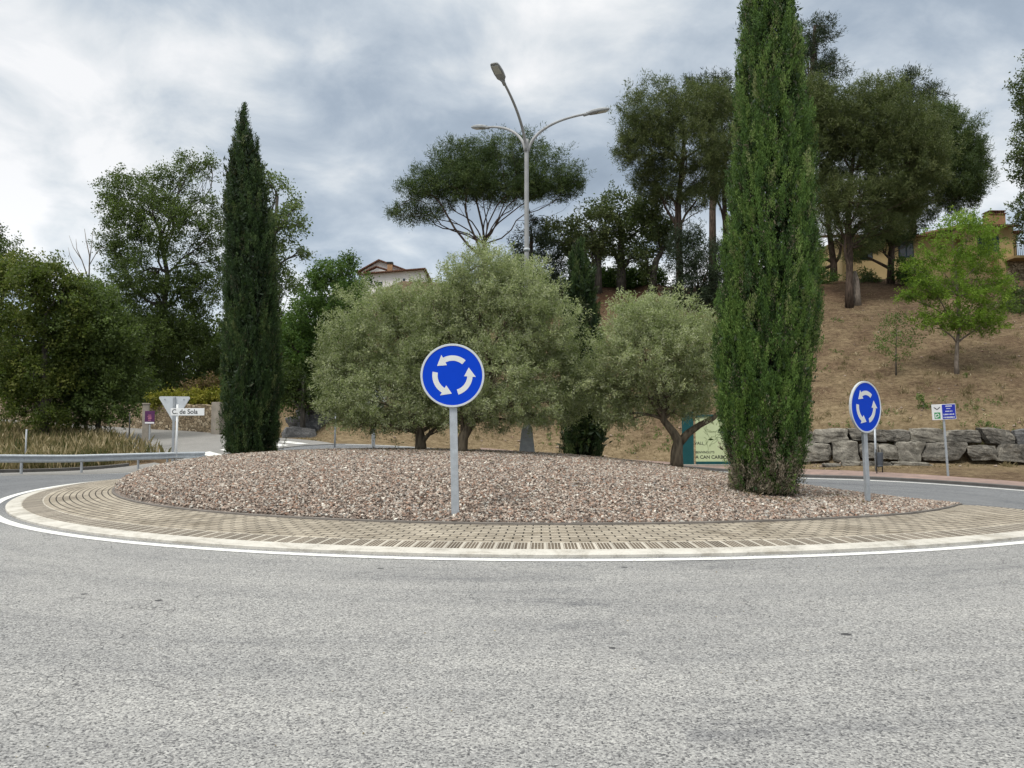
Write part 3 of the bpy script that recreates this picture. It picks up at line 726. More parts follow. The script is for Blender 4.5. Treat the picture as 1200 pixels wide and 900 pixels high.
b.box((gx, -.0165, gzc), (bwid * .25, .003, bh * .40)); b.build('green_emblem', M['green_logo'], inf)
b = MB()
b.prism([(gx + r_[0] , gzc + r_[1]) for r_ in ring_pts(bh * .13, 150, -60, 10)] + [(gx + r_[0], gzc + r_[1]) for r_ in ring_pts(bh * .075, -60, 150, 10)], -.020, -.0182)
b.box((gx - bwid * .075, -.019, gzc - bh * .02), (bwid * .035, .002, bh * .26)); b.box((gx - bwid * .02, -.0195, gzc - bh * .1), (bwid * .03, .002, bh * .14), ry=.7)
b.build('emblem_stroke', M['white_sign'], inf)
b = MB(); ez = bz + bh * .27
for sgn in (-1, 1):
    b.prism([(gx + sgn * bwid * x_, ez + bh * z_) for x_, z_ in ((0, -.10), (.045, -.01), (.095, .03), (.13, .07), (.125, .0), (.07, -.05), (.02, -.13))][::sgn], -.019, -.0165)
b.build('bird_emblem', M['black'], inf)

p = hit(1031, 557, 30, 60); s = p.y / 900
lb = empty('litter_bin', tuple(p), 'small dark grey litter bin on posts beside the pink pavement', 'litter bin', rz=R(20))
w = .34
for sx in (-1, 1): MB().tube([(sx * w / 2, 0, -.2), (sx * w / 2, 0, 1.2)], .025, 8).build('post', M['iron'], lb)
b = MB(); n = 16; vs = []
for (r, z) in ((.15, .42), (.165, .48), (.185, 1.02), (.19, 1.05), (.16, 1.05), (.15, .6)):
    for k in range(n): vs.append((r * math.cos(TAU * k / n) * .85, r * math.sin(TAU * k / n), z))
b.add(vs, [(i * n + k, i * n + (k + 1) % n, (i + 1) * n + (k + 1) % n, (i + 1) * n + k) for i in range(5) for k in range(n)] + [list(range(n))], True).build('bucket', M['bin'], lb)
MB().box((0, 0, .40), (w, .04, .03)).build('crossbar', M['iron'], lb)
pb = at(1026.5, 548, p.y + 1.2); zq = gz(pb.x, pb.y)
o = MB().tube([(0, 0, -.2), (0, 0, at(1026.5, 497, p.y + 1.2).z - zq)], .05, 10).build('sign_pole', M['steel']); o.location = (pb.x, pb.y, zq)
tag(o, 'pale steel pole standing behind the dark litter bin', 'pole')

p = hit(845, 548, 30, 60); Yb = p.y; s = Yb / 900
l0 = at(800, 545, Yb)
mb_ = empty('map_board', (l0.x, l0.y, gz(l0.x, l0.y)), 'pale green map board with teal frame behind the right olive tree', 'notice board', rz=R(3))
z1 = at(800, 486, Yb).z - mb_.location.z; z0 = at(830, 546, Yb).z - mb_.location.z
W_ = 82 * s; pw = 13 * s
MB().box((pw / 2, 0, (z1 + z0) / 2), (pw, .14, z1 - z0 + .3), bev=.01).build('post', M['teal'], mb_)
MB().box((W_ - pw * .2, 0, (z1 + z0) / 2), (pw * .5, .14, z1 - z0 + .3), bev=.01).build('post', M['teal'], mb_)
MB().box((pw + (W_ - pw) / 2 - .02, .0, z0 + .12), (W_ - pw - .3, .12, .22), bev=.01).build('lower_rail', M['teal'], mb_)
MB().box((pw + (W_ - pw) / 2 - .02, .0, z1 - .06), (W_ - pw - .3, .12, .14), bev=.01).build('upper_rail', M['teal'], mb_)
MB().box((W_ / 2, 0, -.0), (W_ + .3, .5, .3), bev=.02).build('plinth', M['concrete'], mb_)
ph = z1 - .13 - (z0 + .23)
MB().box((pw + (W_ - pw) / 2 - .02, .01, z0 + .23 + ph / 2), (W_ - pw - .3, .05, ph)).build('panel', M['map_green'], mb_)
text_mesh('A CAN CARBONELL', .25, (pw + .1, -.018, z0 + .38), M['black'], 'lettering', mb_, bold=.004)
text_mesh('BENVINGUTS', .17, (pw + .1, -.018, z0 + .66), M['black'], 'lettering', mb_, bold=.002)
text_mesh('VALL', .22, (pw + .06, -.018, z0 + 1.12), M['black'], 'lettering', mb_, bold=.002)
b = MB(); rs = random.Random(2)
for i in range(26):                                                    # printed street lines of the map
    x = pw + .5 + rs.random() * 1.6; z = z0 + .9 + rs.random() * 1.0; pts = [(x, -.017, z)]; a_ = rs.random() * TAU
    for k in range(5): a_ += rs.uniform(-.7, .7); x = min(W_ - .5, max(pw + .3, x + .12 * math.cos(a_))); z = min(z1 - .3, max(z0 + .8, z + .12 * math.sin(a_))); pts.append((x, -.017, z))
    b.tube(pts, .008, 4)
b.build('map_drawing', M['map_line'], mb_)

# ------------------------------------------------------------------ houses on the hill
Yh = 85.0
def hx(px, v, Y): return at(px, v, Y)
o0 = at(440, 345, Yh); gzz = gz(o0.x, Yh) - .5
wh = empty('white_house', (o0.x, Yh, gzz), 'white house with gable roof and brown chimney on the hilltop behind the olives', 'house')
def L(px, v, Y, o): w_ = at(px, v, Y); return (w_.x - o.location.x, w_.z - o.location.z)
a0 = L(427, 322, Yh, wh); a1 = L(496, 316, Yh, wh); apex = L(444.5, 306, Yh + 2, wh); ge0 = L(424, 318, Yh + 2, wh); ge1 = L(478, 318, Yh + 2, wh)
MB().prism([(a0[0], 0), (a1[0], 0), (a1[0], a1[1]), (a0[0], a0[1])], 0, 7).build('wall', M['white_wall'], wh)
MB().prism([(a0[0] - .25, a0[1]), (a1[0] + .3, a1[1]), (a1[0] + .3, a1[1] + .12), (a0[0] - .25, a0[1] + .12)], -.5, 7.2).build('roof', M['tile'], wh)
MB().prism([(ge0[0], 0), (ge1[0], 0), (ge1[0], ge1[1]), (apex[0], apex[1]), (ge0[0], ge0[1])], 2, 8).build('gable_wall', M['white_wall'], wh)
rf = MB(); e_ = .35; th_ = .12
rf.prism([(ge0[0] - .6, ge0[1] - .25), (apex[0], apex[1]), (ge1[0] + .6, ge1[1] - .25), (ge1[0] + .6, ge1[1] - .25 + th_), (apex[0], apex[1] + th_ * 1.2), (ge0[0] - .6, ge0[1] - .25 + th_)], 1.55, 8.4)
ro = rf.build('roof', M['tile'], wh)
b0 = L(426, 320, Yh + 1, wh); b1 = L(454, 317, Yh + 1, wh); bp = L(441, 313, Yh + 1, wh)
MB().prism([(b0[0], b0[1]), (bp[0], bp[1]), (b1[0], b1[1]), (b1[0], b1[1] + .1), (bp[0], bp[1] + .12), (b0[0], b0[1] + .1)], .7, 1.5).build('porch_roof', M['tile'], wh)
c_ = L(457, 318, Yh + .5, wh); c2 = L(457, 309.5, Yh + .5, wh)
MB().box((c_[0], .5, (c_[1] + c2[1]) / 2), (.55, .5, c2[1] - c_[1] + .3)).build('chimney', M['brick'], wh)
MB().box((c_[0], .5, c2[1] + .1), (.7, .65, .2)).build('chimney_cap', M['iron'], wh)
for (px, v, w, h) in ((444, 332.5, 8, 4.5), (473.5, 329, 2.6, 5), (488, 331, 5, 4)):
    c_ = L(px, v, Yh, wh); k_ = Yh / 900
    wo = MB().box((c_[0], -.01, c_[1]), (w * k_, .06, h * k_)).build('window', M['shutter'], wh)
    MB().box((c_[0], -.045, c_[1]), (w * k_ * .8, .02, h * k_ * .75)).build('pane', M['glass'], wo)

Yh = 71.0
o0 = at(1090, 336, Yh); gzz = gz(o0.x, Yh) - .6
yh = empty('yellow_house', (o0.x, Yh, gzz), 'ochre yellow house with red tiled roof behind the pines on the right', 'house')
k_ = Yh / 900
x0, e0 = L(986, 277, Yh, yh); x1, _ = L(1140, 277, Yh, yh)
MB().prism([(x0, 0), (x1, 0), (x1, e0), (x0, e0)], 0, 8).build('wall', M['yellow_wall'], yh)
rf = MB(); vs = [(x0 - .7, -.8, e0 - .2), (x1, -.8, e0 - .2), (x1, 4, e0 + .9), (x0 - .7, 4, e0 + .9)]
rf.add(vs + [(v[0], v[1], v[2] + .2) for v in vs], [(3, 2, 1, 0), (4, 5, 6, 7), (0, 1, 5, 4), (2, 3, 7, 6), (1, 2, 6, 5), (0, 4, 7, 3)]); rf.build('roof', M['tile'], yh)
x2, e2 = L(1128, 266, Yh - 1, yh); x3, _ = L(1187, 264, Yh - 1, yh); x4, e4 = L(1196, 272, Yh - 1, yh)
MB().prism([(x2, 0), (x3, 0), (x3, e2), (x2, e2)], -1, 5).build('tower_wall', M['yellow_wall'], yh)
MB().prism([(x3, 0), (x4, 0), (x4, e4), (x3, e4)], -.4, 5).build('side_wall', M['yellow_wall'], yh)
rf = MB(); vs = [(x2 - .4, -1.6, e2 - .1), (x3 + .3, -1.6, e2 - .1), (x3 + .3, 5.2, e2 + .9), (x2 - .4, 5.2, e2 + .9)]
rf.add(vs + [(v[0], v[1], v[2] + .2) for v in vs], [(3, 2, 1, 0), (4, 5, 6, 7), (0, 1, 5, 4), (2, 3, 7, 6), (1, 2, 6, 5), (0, 4, 7, 3)]); rf.build('tower_roof', M['tile'], yh)
MB().box(((x3 + x4) / 2 + .1, 2.2, e4 + .12), (x4 - x3 + .7, 6, .2)).build('side_roof', M['tile'], yh)
c0_, z0_ = L(1168.5, 264, Yh, yh); c1_, z1_ = L(1168.5, 253, Yh, yh)
MB().box((c0_, .4, (z0_ + z1_) / 2), (19 * k_, 1.0, z1_ - z0_ + .3)).build('chimney', M['brick'], yh)
b = MB(); b.box((c0_, .4, z1_ + .2), (20.5 * k_, 1.15, .12))
for q in range(5): b.box((c0_ + (q - 2) * .33, .4, z1_ + .33), (.1, .9, .16))
b.box((c0_, .4, z1_ + .45), (20 * k_, 1.1, .1)); b.build('chimney_top', M['tile'], yh)
def win(px0, px1, v0, v1, yo, m_, name='window'):
    a_ = L(px0, v1, Yh + yo, yh); b_ = L(px1, v0, Yh + yo, yh)
    w_ = MB().box(((a_[0] + b_[0]) / 2, yo - .02, (a_[1] + b_[1]) / 2), (b_[0] - a_[0], .08, b_[1] - a_[1])).build(name, m_, yh)
    pv_ = MB()
    for q in range(2): pv_.box((a_[0] + (b_[0] - a_[0]) * (.27 + .46 * q), yo - .07, (a_[1] + b_[1]) / 2), ((b_[0] - a_[0]) * .38, .02, (b_[1] - a_[1]) * .84))
    pv_.build('pane', M['glass'] if m_ is M['shutter'] else m_, w_)
win(1053, 1070, 283, 302, 0, M['shutter']); win(1010, 1022, 288, 304, 0, M['shutter']); win(1146, 1170, 277, 300, -1, M['shutter'])
win(1180, 1200, 306, 320, -.4, M['shutter_teal'], 'garage_door')
MB().box((L(1164, 310, Yh - 1, yh)[0], -1.3, L(1164, 312, Yh, yh)[1]), (6 * k_, .4, 26 * k_)).build('pillar', M['brick'], yh)
bz0 = L(1185, 301, Yh - 2, yh); b = MB()
xa, xb = L(1168, 300, Yh, yh)[0], L(1215, 300, Yh, yh)[0]; zz = bz0[1]
MB().box(((xa + xb) / 2, -1.8, zz - .1), (xb - xa, 1.6, .22)).build('balcony', M['yellow_wall'], yh)
for q in range(22): b.box((xa + (xb - xa) * q / 21, -2.5, zz + .55), (.035, .035, 1.1))
b.box(((xa + xb) / 2, -2.5, zz + 1.1), (xb - xa, .06, .05)); b.build('railing', M['iron'], yh)
MB().box((xb - 2.4, -.8, zz / 2 - .3), (xb - xa - 1.4, .8, zz + .3)).build('stone_base', M['rubble'], yh)
b = MB().tube([(L(1135, 270, Yh, yh)[0], 1, e2), (L(1135, 270, Yh, yh)[0], 1, L(1135, 228, Yh, yh)[1])], .03, 6).build('aerial', M['iron'], yh)

# ------------------------------------------------------------------ foliage
def unit(v): return v / np.maximum(np.linalg.norm(v, axis=-1, keepdims=True), 1e-9)
def rvec(n): return unit(rng.normal(size=(n, 3)))
def leaves(a, b, per, jit, l, w, ct, along=.5, droop=0.0, taper=.0, tvar=.22):
    """leaves along twigs a->b; ct = tint of each twig"""
    n = len(a); ax = np.repeat(b - a, per, 0); L_ = np.linalg.norm(ax, axis=1, keepdims=True); axu = ax / np.maximum(L_, 1e-9)
    t = rng.random((n * per, 1)) ** .85
    p = np.repeat(a, per, 0) + ax * t + rng.normal(size=(n * per, 3)) * jit * (1 - taper * t)
    d = unit(axu * along + rvec(n * per) * (1 - along) + np.array([0, 0, -droop]))
    s = unit(np.cross(d, rvec(n * per)))
    sc = (.65 + .7 * rng.random((n * per, 1)))
    lv, wv = d * l * sc, s * w * sc * .5
    up = np.cross(d, s) * l * .06
    co = np.stack([p, p + lv * .45 + wv + up, p + lv, p + lv * .45 - wv + up], 1)
    tint = np.clip(np.repeat(ct, per) + rng.normal(size=n * per) * tvar * .5, 0, 1)
    return co.reshape(-1, 3), tint
def crown_obj(name, parts, m, root):
    co = np.concatenate([c for c, _ in parts]); tint = np.concatenate([t for _, t in parts])
    rl = np.array(root.location)
    me = np_mesh(name, co - rl, np.arange(len(co)), 4, tint)
    return link(name, me, root, m)
def bez(p0, p1, p2, n):
    t = np.linspace(0, 1, n)[:, None]
    return (1 - t) ** 2 * p0 + 2 * t * (1 - t) * p1 + t * t * p2
def tree(name, label, cat, Y, base, trunk, lobes, mat_, bk, group=None, r=6.0, l=.14, w=.06, per=34, clumps=900, twig=.5, jit=.09, along=.45, up=.25,
         droop=.0, depth=1.0, dens=1.0, hollow=.5, sub=7, on=None, tshift=0.0, limb=.42, gaps=.30, tip_up=0.0, spread=.55, ground_z=None, extra=(), crook=.06):
    """lobes: (px, v, rx, rz) in picture points at distance Y"""
    s = Y / F
    b = at(base[0], base[1], Y)
    bz = ground_z if ground_z is not None else (mz(b.x, b.y) if on == 'mound' else gz(b.x, b.y))
    root = empty(name, (b.x, b.y, bz), label, cat, group)
    O = np.array(root.location)
    tp = [O + np.array([0, 0, -.25])] + [np.array(at(px, v, Y)) + np.array([0, rng.normal() * .12 * r * s, 0]) for px, v in trunk]
    tp = np.array(tp)
    n_t = len(tp); tr = [r * s * 1.25] + list(r * s * np.linspace(1, .42, n_t - 1))
    mb = MB(); mb.tube([tuple(q - O) for q in tp], tr, 10)
    for ex in extra:
        ep = [np.array(at(px, v, Y)) - O for px, v in ex]; mb.tube([tuple(q) for q in ep], list(np.linspace(r * s * .75, r * s * .3, len(ep))), 8)
    parts = []
    tot = sum(rx * rz for _, _, rx, rz in lobes)
    for li, (px, v, rx, rz) in enumerate(lobes):
        c = np.array(at(px, v, Y)); RX, RZ = rx * s, rz * s; RY = min(RX, 1.6 * max(RZ, .5 * RX)) * depth
        c[1] += rng.uniform(-1, 1) * RX * spread
        rad = np.array([RX, RY, RZ])
        # limb from the trunk
        low = [k for k in range(1, n_t) if tp[k][2] < c[2] + .1 * RZ] or [1]
        k = low[-1] if rng.random() < .6 else low[max(0, len(low) - 2)]
        st = tp[k]; midp = (st + c) / 2 + np.array([0, 0, .08 * np.linalg.norm(c - st)]) + rng.normal(size=3) * .05 * np.linalg.norm(c - st)
        lp = bez(st, midp, c, 8); q_ = np.linspace(0, 1, 8)[:, None]; lp += (rng.normal(size=3) * np.sin(math.pi * q_) + .7 * rng.normal(size=3) * np.sin(2 * math.pi * q_) + .35 * rng.normal(size=3) * np.sin(3 * math.pi * q_)) * crook * .8 * np.linalg.norm(c - st); r0 = tr[k] * limb * 1.3
        mb.tube([tuple(q - O) for q in lp], list(np.linspace(r0, r0 * .35, 8)), 7)
        nc = max(6, int(clumps * rx * rz / tot))
        u = rvec(nc); rr = hollow + (1.04 - hollow) * rng.random((nc, 1)) ** .6
        rr *= 1 + .20 * np.sin(u[:, :1] * 5 + li * 2) * np.sin(u[:, 2:] * 6 + li) + .13 * rng.normal(size=(nc, 1))
        pc = c + u * rr * rad
        nz = np.array([mn.noise(Vector(q / (.38 * (RX + RZ) + .15))) for q in pc])
        keep = nz > -gaps
        pc, u = pc[keep], u[keep]; nc = len(pc)
        d = unit(u * .8 + rvec(nc) * .6 + np.array([0, 0, up]))
        tw = twig * (.6 + .8 * rng.random((nc, 1)))
        a_ = pc - d * tw * .5; b_ = pc + d * tw * .5
        ct = np.clip(.5 + .2 * rng.normal(size=nc) + tshift + .12 * (rng.random() - .5), 0, 1)
        parts.append(leaves(a_, b_, max(3, int(per * dens)), jit, l, w, ct, along, droop))
        for q in rng.choice(nc, size=min(sub, nc), replace=False):
            s0 = lp[rng.integers(3, 8)]; e0 = a_[q]; md = (s0 + e0) / 2 + rng.normal(size=3) * .1 * np.linalg.norm(e0 - s0)
            mb.tube([tuple(z - O) for z in bez(s0, md, e0, 4)], [r0 * .32, r0 * .24, r0 * .16, r0 * .07], 5, cap=False)
    mb.build('trunk', bk, root)
    crown_obj('crown', parts, mat_, root)
    return root

B_brown = bark('pine_bark', (.03, .023, .019), (.115, .085, .066), 5)
B_grey = bark('grey_bark', (.03, .028, .025), (.115, .102, .086), 6)
B_olive = bark('olive_bark', (.05, .042, .032), (.17, .14, .10), 9)
B_dead = bark('dead_wood', (.09, .075, .06), (.25, .21, .175), 8)
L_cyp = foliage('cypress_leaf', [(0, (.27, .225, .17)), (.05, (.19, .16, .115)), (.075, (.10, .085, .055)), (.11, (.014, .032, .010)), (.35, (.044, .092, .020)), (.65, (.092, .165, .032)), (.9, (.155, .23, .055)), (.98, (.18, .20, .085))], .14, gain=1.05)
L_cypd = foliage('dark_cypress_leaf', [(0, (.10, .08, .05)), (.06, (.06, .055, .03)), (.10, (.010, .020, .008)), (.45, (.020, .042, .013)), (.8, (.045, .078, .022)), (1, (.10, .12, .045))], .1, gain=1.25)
L_ol = foliage('olive_leaf', [(0, (.070, .088, .030)), (.4, (.148, .178, .070)), (.7, (.235, .268, .120)), (1, (.36, .385, .21))], .38, .5,
               back=[(0, (.20, .22, .13)), (.5, (.33, .355, .22)), (1, (.46, .48, .33))], spec=.3, gain=1.45)
L_pine = foliage('pine_needles', [(0, (.016, .028, .010)), (.4, (.034, .058, .018)), (.7, (.060, .092, .028)), (1, (.11, .14, .045))], .15, gain=1.1)
L_pineg = foliage('grey_pine_needles', [(0, (.030, .040, .015)), (.4, (.060, .078, .026)), (.7, (.100, .120, .045)), (1, (.155, .175, .07))], .2, gain=1.1)
L_conif = foliage('dark_conifer_needles', [(0, (.008, .016, .010)), (.5, (.022, .036, .020)), (1, (.05, .07, .036))], .1)
L_oak = foliage('oak_leaf', [(0, (.018, .026, .010)), (.4, (.040, .056, .020)), (.75, (.075, .098, .034)), (1, (.13, .15, .06))], .25, gain=1.25)
L_dark = foliage('dark_leaf', [(0, (.012, .018, .007)), (.45, (.028, .042, .011)), (.8, (.052, .072, .018)), (1, (.085, .12, .036))], .28, gain=1.7)
L_green = foliage('bright_leaf', [(0, (.020, .040, .010)), (.45, (.042, .085, .018)), (.8, (.078, .14, .028)), (1, (.13, .20, .05))], .3, gain=1.2)
L_rob = foliage('robinia_leaf', [(0, (.055, .10, .012)), (.45, (.125, .215, .022)), (.8, (.20, .315, .036)), (1, (.30, .41, .07))], .42)
L_yel = foliage('yellowish_leaf', [(0, (.026, .038, .008)), (.45, (.060, .086, .016)), (.8, (.112, .132, .026)), (1, (.18, .19, .045))], .3, gain=1.0)
L_hedge = foliage('golden_hedge_leaf', [(0, (.06, .065, .010)), (.5, (.20, .19, .022)), (1, (.38, .34, .05))], .3)
L_red = foliage('bronze_leaf', [(0, (.04, .025, .012)), (.5, (.105, .065, .03)), (1, (.17, .115, .05))], .25)
L_pale = foliage('pale_leaf', [(0, (.035, .05, .018)), (.45, (.075, .105, .035)), (.8, (.125, .165, .06)), (1, (.19, .23, .10))], .35)
L_straw = foliage('straw', [(0, (.07, .055, .026)), (.4, (.17, .13, .07)), (.75, (.30, .24, .14)), (1, (.48, .41, .27))], .2, .8)
L_field = foliage('field_grass', [(0, (.045, .055, .018)), (.3, (.11, .10, .04)), (.55, (.21, .165, .085)), (.8, (.34, .27, .155)), (1, (.50, .42, .27))], .2, .8)
L_weed = foliage('weed_leaf', [(0, (.03, .06, .012)), (.5, (.075, .13, .028)), (1, (.14, .2, .05))], .3)

# ---- cypresses: upright flame-like sprays packed over a column
NSUB = 9
def cypress(label, Y, base, prof, mat_, nsp, per, l, w, core, lean=0.0, forks=(), dead=0.0, depth=1.0, group='cypresses on the roundabout'):
    """prof: list of (v, left px, right px) from the foot to the tip"""
    s = Y / F; b = at(base[0], base[1], Y); bz = mz(b.x, b.y)
    root = empty('cypress', (b.x, b.y, bz), label, 'cypress', group); O = np.array(root.location)
    V = np.array([p[0] for p in prof], float)[::-1]; Lx = np.array([p[1] for p in prof], float)[::-1]; Rx = np.array([p[2] for p in prof], float)[::-1]
    vt, vb = V[0], V[-1]
    def sec(v): return np.interp(v, V, Lx), np.interp(v, V, Rx)
    mb = MB(); mb.tube([(0, 0, -.2)] + [tuple(np.array(at(sum(sec(v)) / 2, v, Y)) - O) for v in np.linspace(vb - 10, vt + 20, 7)], list(np.linspace(.16, .02, 8)), 8)
    mb.build('trunk', B_grey, root)
    def cloud(n, shell, lo=0.0):
        v = vt + (vb - vt) * rng.random(n * 2) ** .92
        lx, rx = sec(v); wd = (rx - lx) / (Rx - Lx).max()
        v = v[rng.random(n * 2) < .25 + .75 * wd][:n]; n_ = len(v); lx, rx = sec(v)
        an = rng.random(n_) * TAU; rr = lo + (shell - lo) * rng.random(n_) ** .35
        rr *= 1 + .09 * np.sin(an * 9 + v * .03 + 2 * np.sin(v * .02)) * np.sin(v * .05 + an * 3) + .055 * rng.normal(size=n_)
        xp = (lx + rx) / 2 + (rx - lx) / 2 * rr * np.cos(an)
        P = np.array([at(a_, b_, Y) for a_, b_ in zip(xp, v)])
        P[:, 1] += (rx - lx) / 2 * s * rr * np.sin(an) * depth
        out = np.stack([np.cos(an), np.sin(an) * depth, np.zeros(n_)], 1)
        return P, out, v, rr
    parts = []
    P, out, v, rr = cloud(nsp // NSUB, .90, .78)                     # plumes: each a flame of several sprays
    n_ = len(P); lx, rx = sec(v); wr = np.clip((rx - lx) / (Rx - Lx).max(), .12, 1)[:, None]
    d0 = unit(out * .14 + rng.normal(size=(n_, 3)) * .10 + np.array([0, 0, 1.0]))
    pl = (.42 + .38 * rng.random((n_, 1))) * (.5 + .5 * wr) * (Y / 15) ** .4
    pc = np.clip(.52 + .23 * rng.normal(size=n_), .13, .97)
    P = np.repeat(P, NSUB, 0); d0 = np.repeat(d0, NSUB, 0); pl = np.repeat(pl, NSUB, 0); ou = np.repeat(out, NSUB, 0); vv_ = np.repeat(v, NSUB)
    tt = rng.random((len(P), 1)); off = rng.normal(size=(len(P), 3)) * .075 * np.sqrt(np.clip(1 - tt, .04, 1)) * (.5 + .5 * np.repeat(wr, NSUB, 0)) * (Y / 15) ** .5
    c_ = P + d0 * pl * (tt - .6) + off
    d = unit(d0 + .5 * off + ou * .05 + rng.normal(size=(len(P), 3)) * .10)
    ln = (.20 + .16 * rng.random((len(P), 1))) * (Y / 15) ** .5
    ct = np.clip(np.repeat(pc, NSUB) + .12 * (tt[:, 0] - .5) + .09 * rng.normal(size=len(P)), .12, 1)
    if dead:
        k = sst(vb - dead * 1.4, vb - dead * .3, vv_ + 12 * np.repeat(rng.normal(size=n_), NSUB)); ct = np.where(rng.random(len(ct)) < k * .95, rng.random(len(ct)) * .07, ct)
    a_, b_ = c_ - d * ln * .5, c_ + d * ln * .5
    a_[:, 2] = np.maximum(a_[:, 2], bz + .03); b_[:, 2] = np.maximum(b_[:, 2], bz + .1)
    parts.append(leaves(a_, b_, per, .030 * (Y / 15) ** .5, l, w, ct, .66, 0, .6, .14))
    # dark inner foliage that keeps the column opaque
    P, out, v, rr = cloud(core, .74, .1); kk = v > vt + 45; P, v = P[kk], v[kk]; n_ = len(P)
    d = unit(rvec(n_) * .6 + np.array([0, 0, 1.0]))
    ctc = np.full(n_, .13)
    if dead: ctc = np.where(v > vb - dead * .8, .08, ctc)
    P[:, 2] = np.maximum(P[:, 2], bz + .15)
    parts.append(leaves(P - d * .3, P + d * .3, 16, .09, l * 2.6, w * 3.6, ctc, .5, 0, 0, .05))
    if forks:
        for (px, v0, v1, wpx) in forks:
            k = 90; vv = np.linspace(v0, v1, k); Pq = np.array([at(px + (rng.random() - .5) * wpx * (1 - (v0 - q) / (v0 - v1 + 1e-6)) , q, Y) for q in vv])
            d = unit(rng.normal(size=(k, 3)) * .12 + np.array([0, 0, 1.0]))
            parts.append(leaves(Pq - d * .2, Pq + d * .2, per, .05, l, w, np.clip(.5 + .15 * rng.normal(size=k), .12, 1), .65, 0, .7, .16))
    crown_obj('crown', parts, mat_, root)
    return root
cypress('very tall broad green cypress with a brown dead base, right front of the gravel', 14.3, (897, 579),
        [(582, 872, 926), (565, 861, 934), (545, 856, 937), (500, 847, 944), (440, 841, 950), (370, 843, 956), (300, 848, 957), (220, 857, 951), (140, 862, 947), (70, 866, 940), (20, 871, 930), (-25, 877, 921), (-75, 888, 908)],
        L_cyp, 11500, 50, .038, .012, 2600, dead=60)
cypress('tall dark slender cypress with a forked tip, left on the gravel', 22.0, (295, 541),
        [(543, 276, 312), (525, 267, 322), (490, 264, 327), (430, 262, 328), (350, 264, 325), (280, 265, 320), (230, 266, 314), (190, 270, 303), (158, 278, 292), (131, 283, 286)],
        L_cypd, 5600, 40, .055, .016, 1700, forks=((301, 240, 166, 10), (285, 205, 134, 5)))
cypress('short dark cypress half hidden between the olives', 25.0, (684, 529),
        [(531, 661, 706), (510, 659, 709), (470, 659, 708), (420, 661, 706), (370, 661, 700), (330, 663, 692), (300, 669, 684), (278, 674, 678)],
        L_cypd, 2300, 32, .08, .021, 800)

# ---- olives
OL = dict(l=.075, w=.021, per=58, twig=.42, jit=.05, along=.45, up=.35, hollow=.42, sub=10, gaps=.6, on='mound')
def shoots(root, tops, Y, m, n=7):
    s = Y / F; A, B_ = [], []
    for px, v, h in tops:
        for k in range(n):
            p = np.array(at(px + rng.normal() * 5, v + 6 + rng.normal() * 4, Y)) + np.array([0, rng.normal() * .3, 0])
            A.append(p); B_.append(p + np.array([rng.normal() * .12, rng.normal() * .12, h * s * (.6 + .6 * rng.random())]))
    parts = [leaves(np.array(A), np.array(B_), 46, .035, .075, .021, np.clip(.65 + .15 * rng.normal(size=len(A)), 0, 1), .5)]
    return parts
tree('olive_tree', 'bushy olive tree left of the front sign with its stout trunk showing', 'olive tree', 21.5, (493, 529), [(493, 520), (492, 507), (488, 495), (480, 470)],
     [(470, 400, 62, 52), (420, 420, 46, 45), (440, 365, 45, 35), (500, 372, 40, 34), (405, 455, 36, 32), (460, 465, 50, 36), (515, 440, 42, 48), (395, 400, 24, 28), (470, 352, 30, 18), (420, 485, 36, 18), (520, 482, 34, 14), (390, 475, 18, 18), (445, 484, 34, 14), (385, 430, 18, 20), (535, 400, 40, 50), (500, 440, 50, 50), (470, 497, 40, 10), (430, 495, 34, 10), (515, 496, 24, 8)],
     L_ol, B_olive, 'olive trees on the roundabout', r=6.5, clumps=2700, **OL)
o2 = tree('olive_tree', 'tallest olive tree behind the front sign with a crown up to the lamp pole', 'olive tree', 20.5, (541, 533), [(541, 525), (543, 512), (552, 496), (565, 470), (575, 430)],
     [(590, 390, 62, 50), (560, 345, 48, 40), (610, 345, 45, 38), (642, 392, 36, 38), (560, 315, 28, 26), (540, 335, 24, 20), (512, 346, 24, 22), (520, 380, 30, 40), (640, 430, 44, 45), (585, 440, 55, 42), (555, 470, 40, 26), (615, 475, 46, 26), (655, 470, 30, 24), (600, 320, 26, 20), (666, 420, 16, 30), (630, 358, 28, 22), (645, 365, 16, 14), (530, 400, 36, 50), (520, 460, 36, 36), (500, 420, 30, 40), (540, 482, 36, 14), (590, 492, 40, 12), (640, 490, 30, 10)],
     L_ol, B_olive, 'olive trees on the roundabout', r=7, clumps=3000, tshift=.03, **OL)
tree('olive_tree', 'olive tree with a forked bare trunk beside the tall broad cypress', 'olive tree', 20.2, (793, 541), [(793, 530), (795, 517), (790, 508), (778, 492), (772, 470)],
     [(760, 420, 55, 45), (720, 430, 38, 38), (800, 415, 42, 42), (745, 380, 38, 28), (785, 375, 36, 24), (820, 445, 30, 36), (710, 465, 32, 24), (755, 465, 42, 26), (805, 468, 34, 24), (740, 360, 18, 16), (695, 445, 18, 22), (828, 400, 22, 30), (725, 490, 24, 12), (775, 362, 22, 12)],
     L_ol, B_olive, 'olive trees on the roundabout', r=7, clumps=1900, tshift=.10, extra=[[(796, 519), (806, 508), (820, 498), (836, 490), (848, 478)]], **OL)
for o_, tops, Y in ((o2, [(560, 300, 16), (590, 305, 14), (530, 325, 18), (640, 345, 14), (680, 365, 12)], 20.5),):
    crown_obj('shoots', shoots(o_, tops, Y, L_ol), L_ol, o_)
fork = None

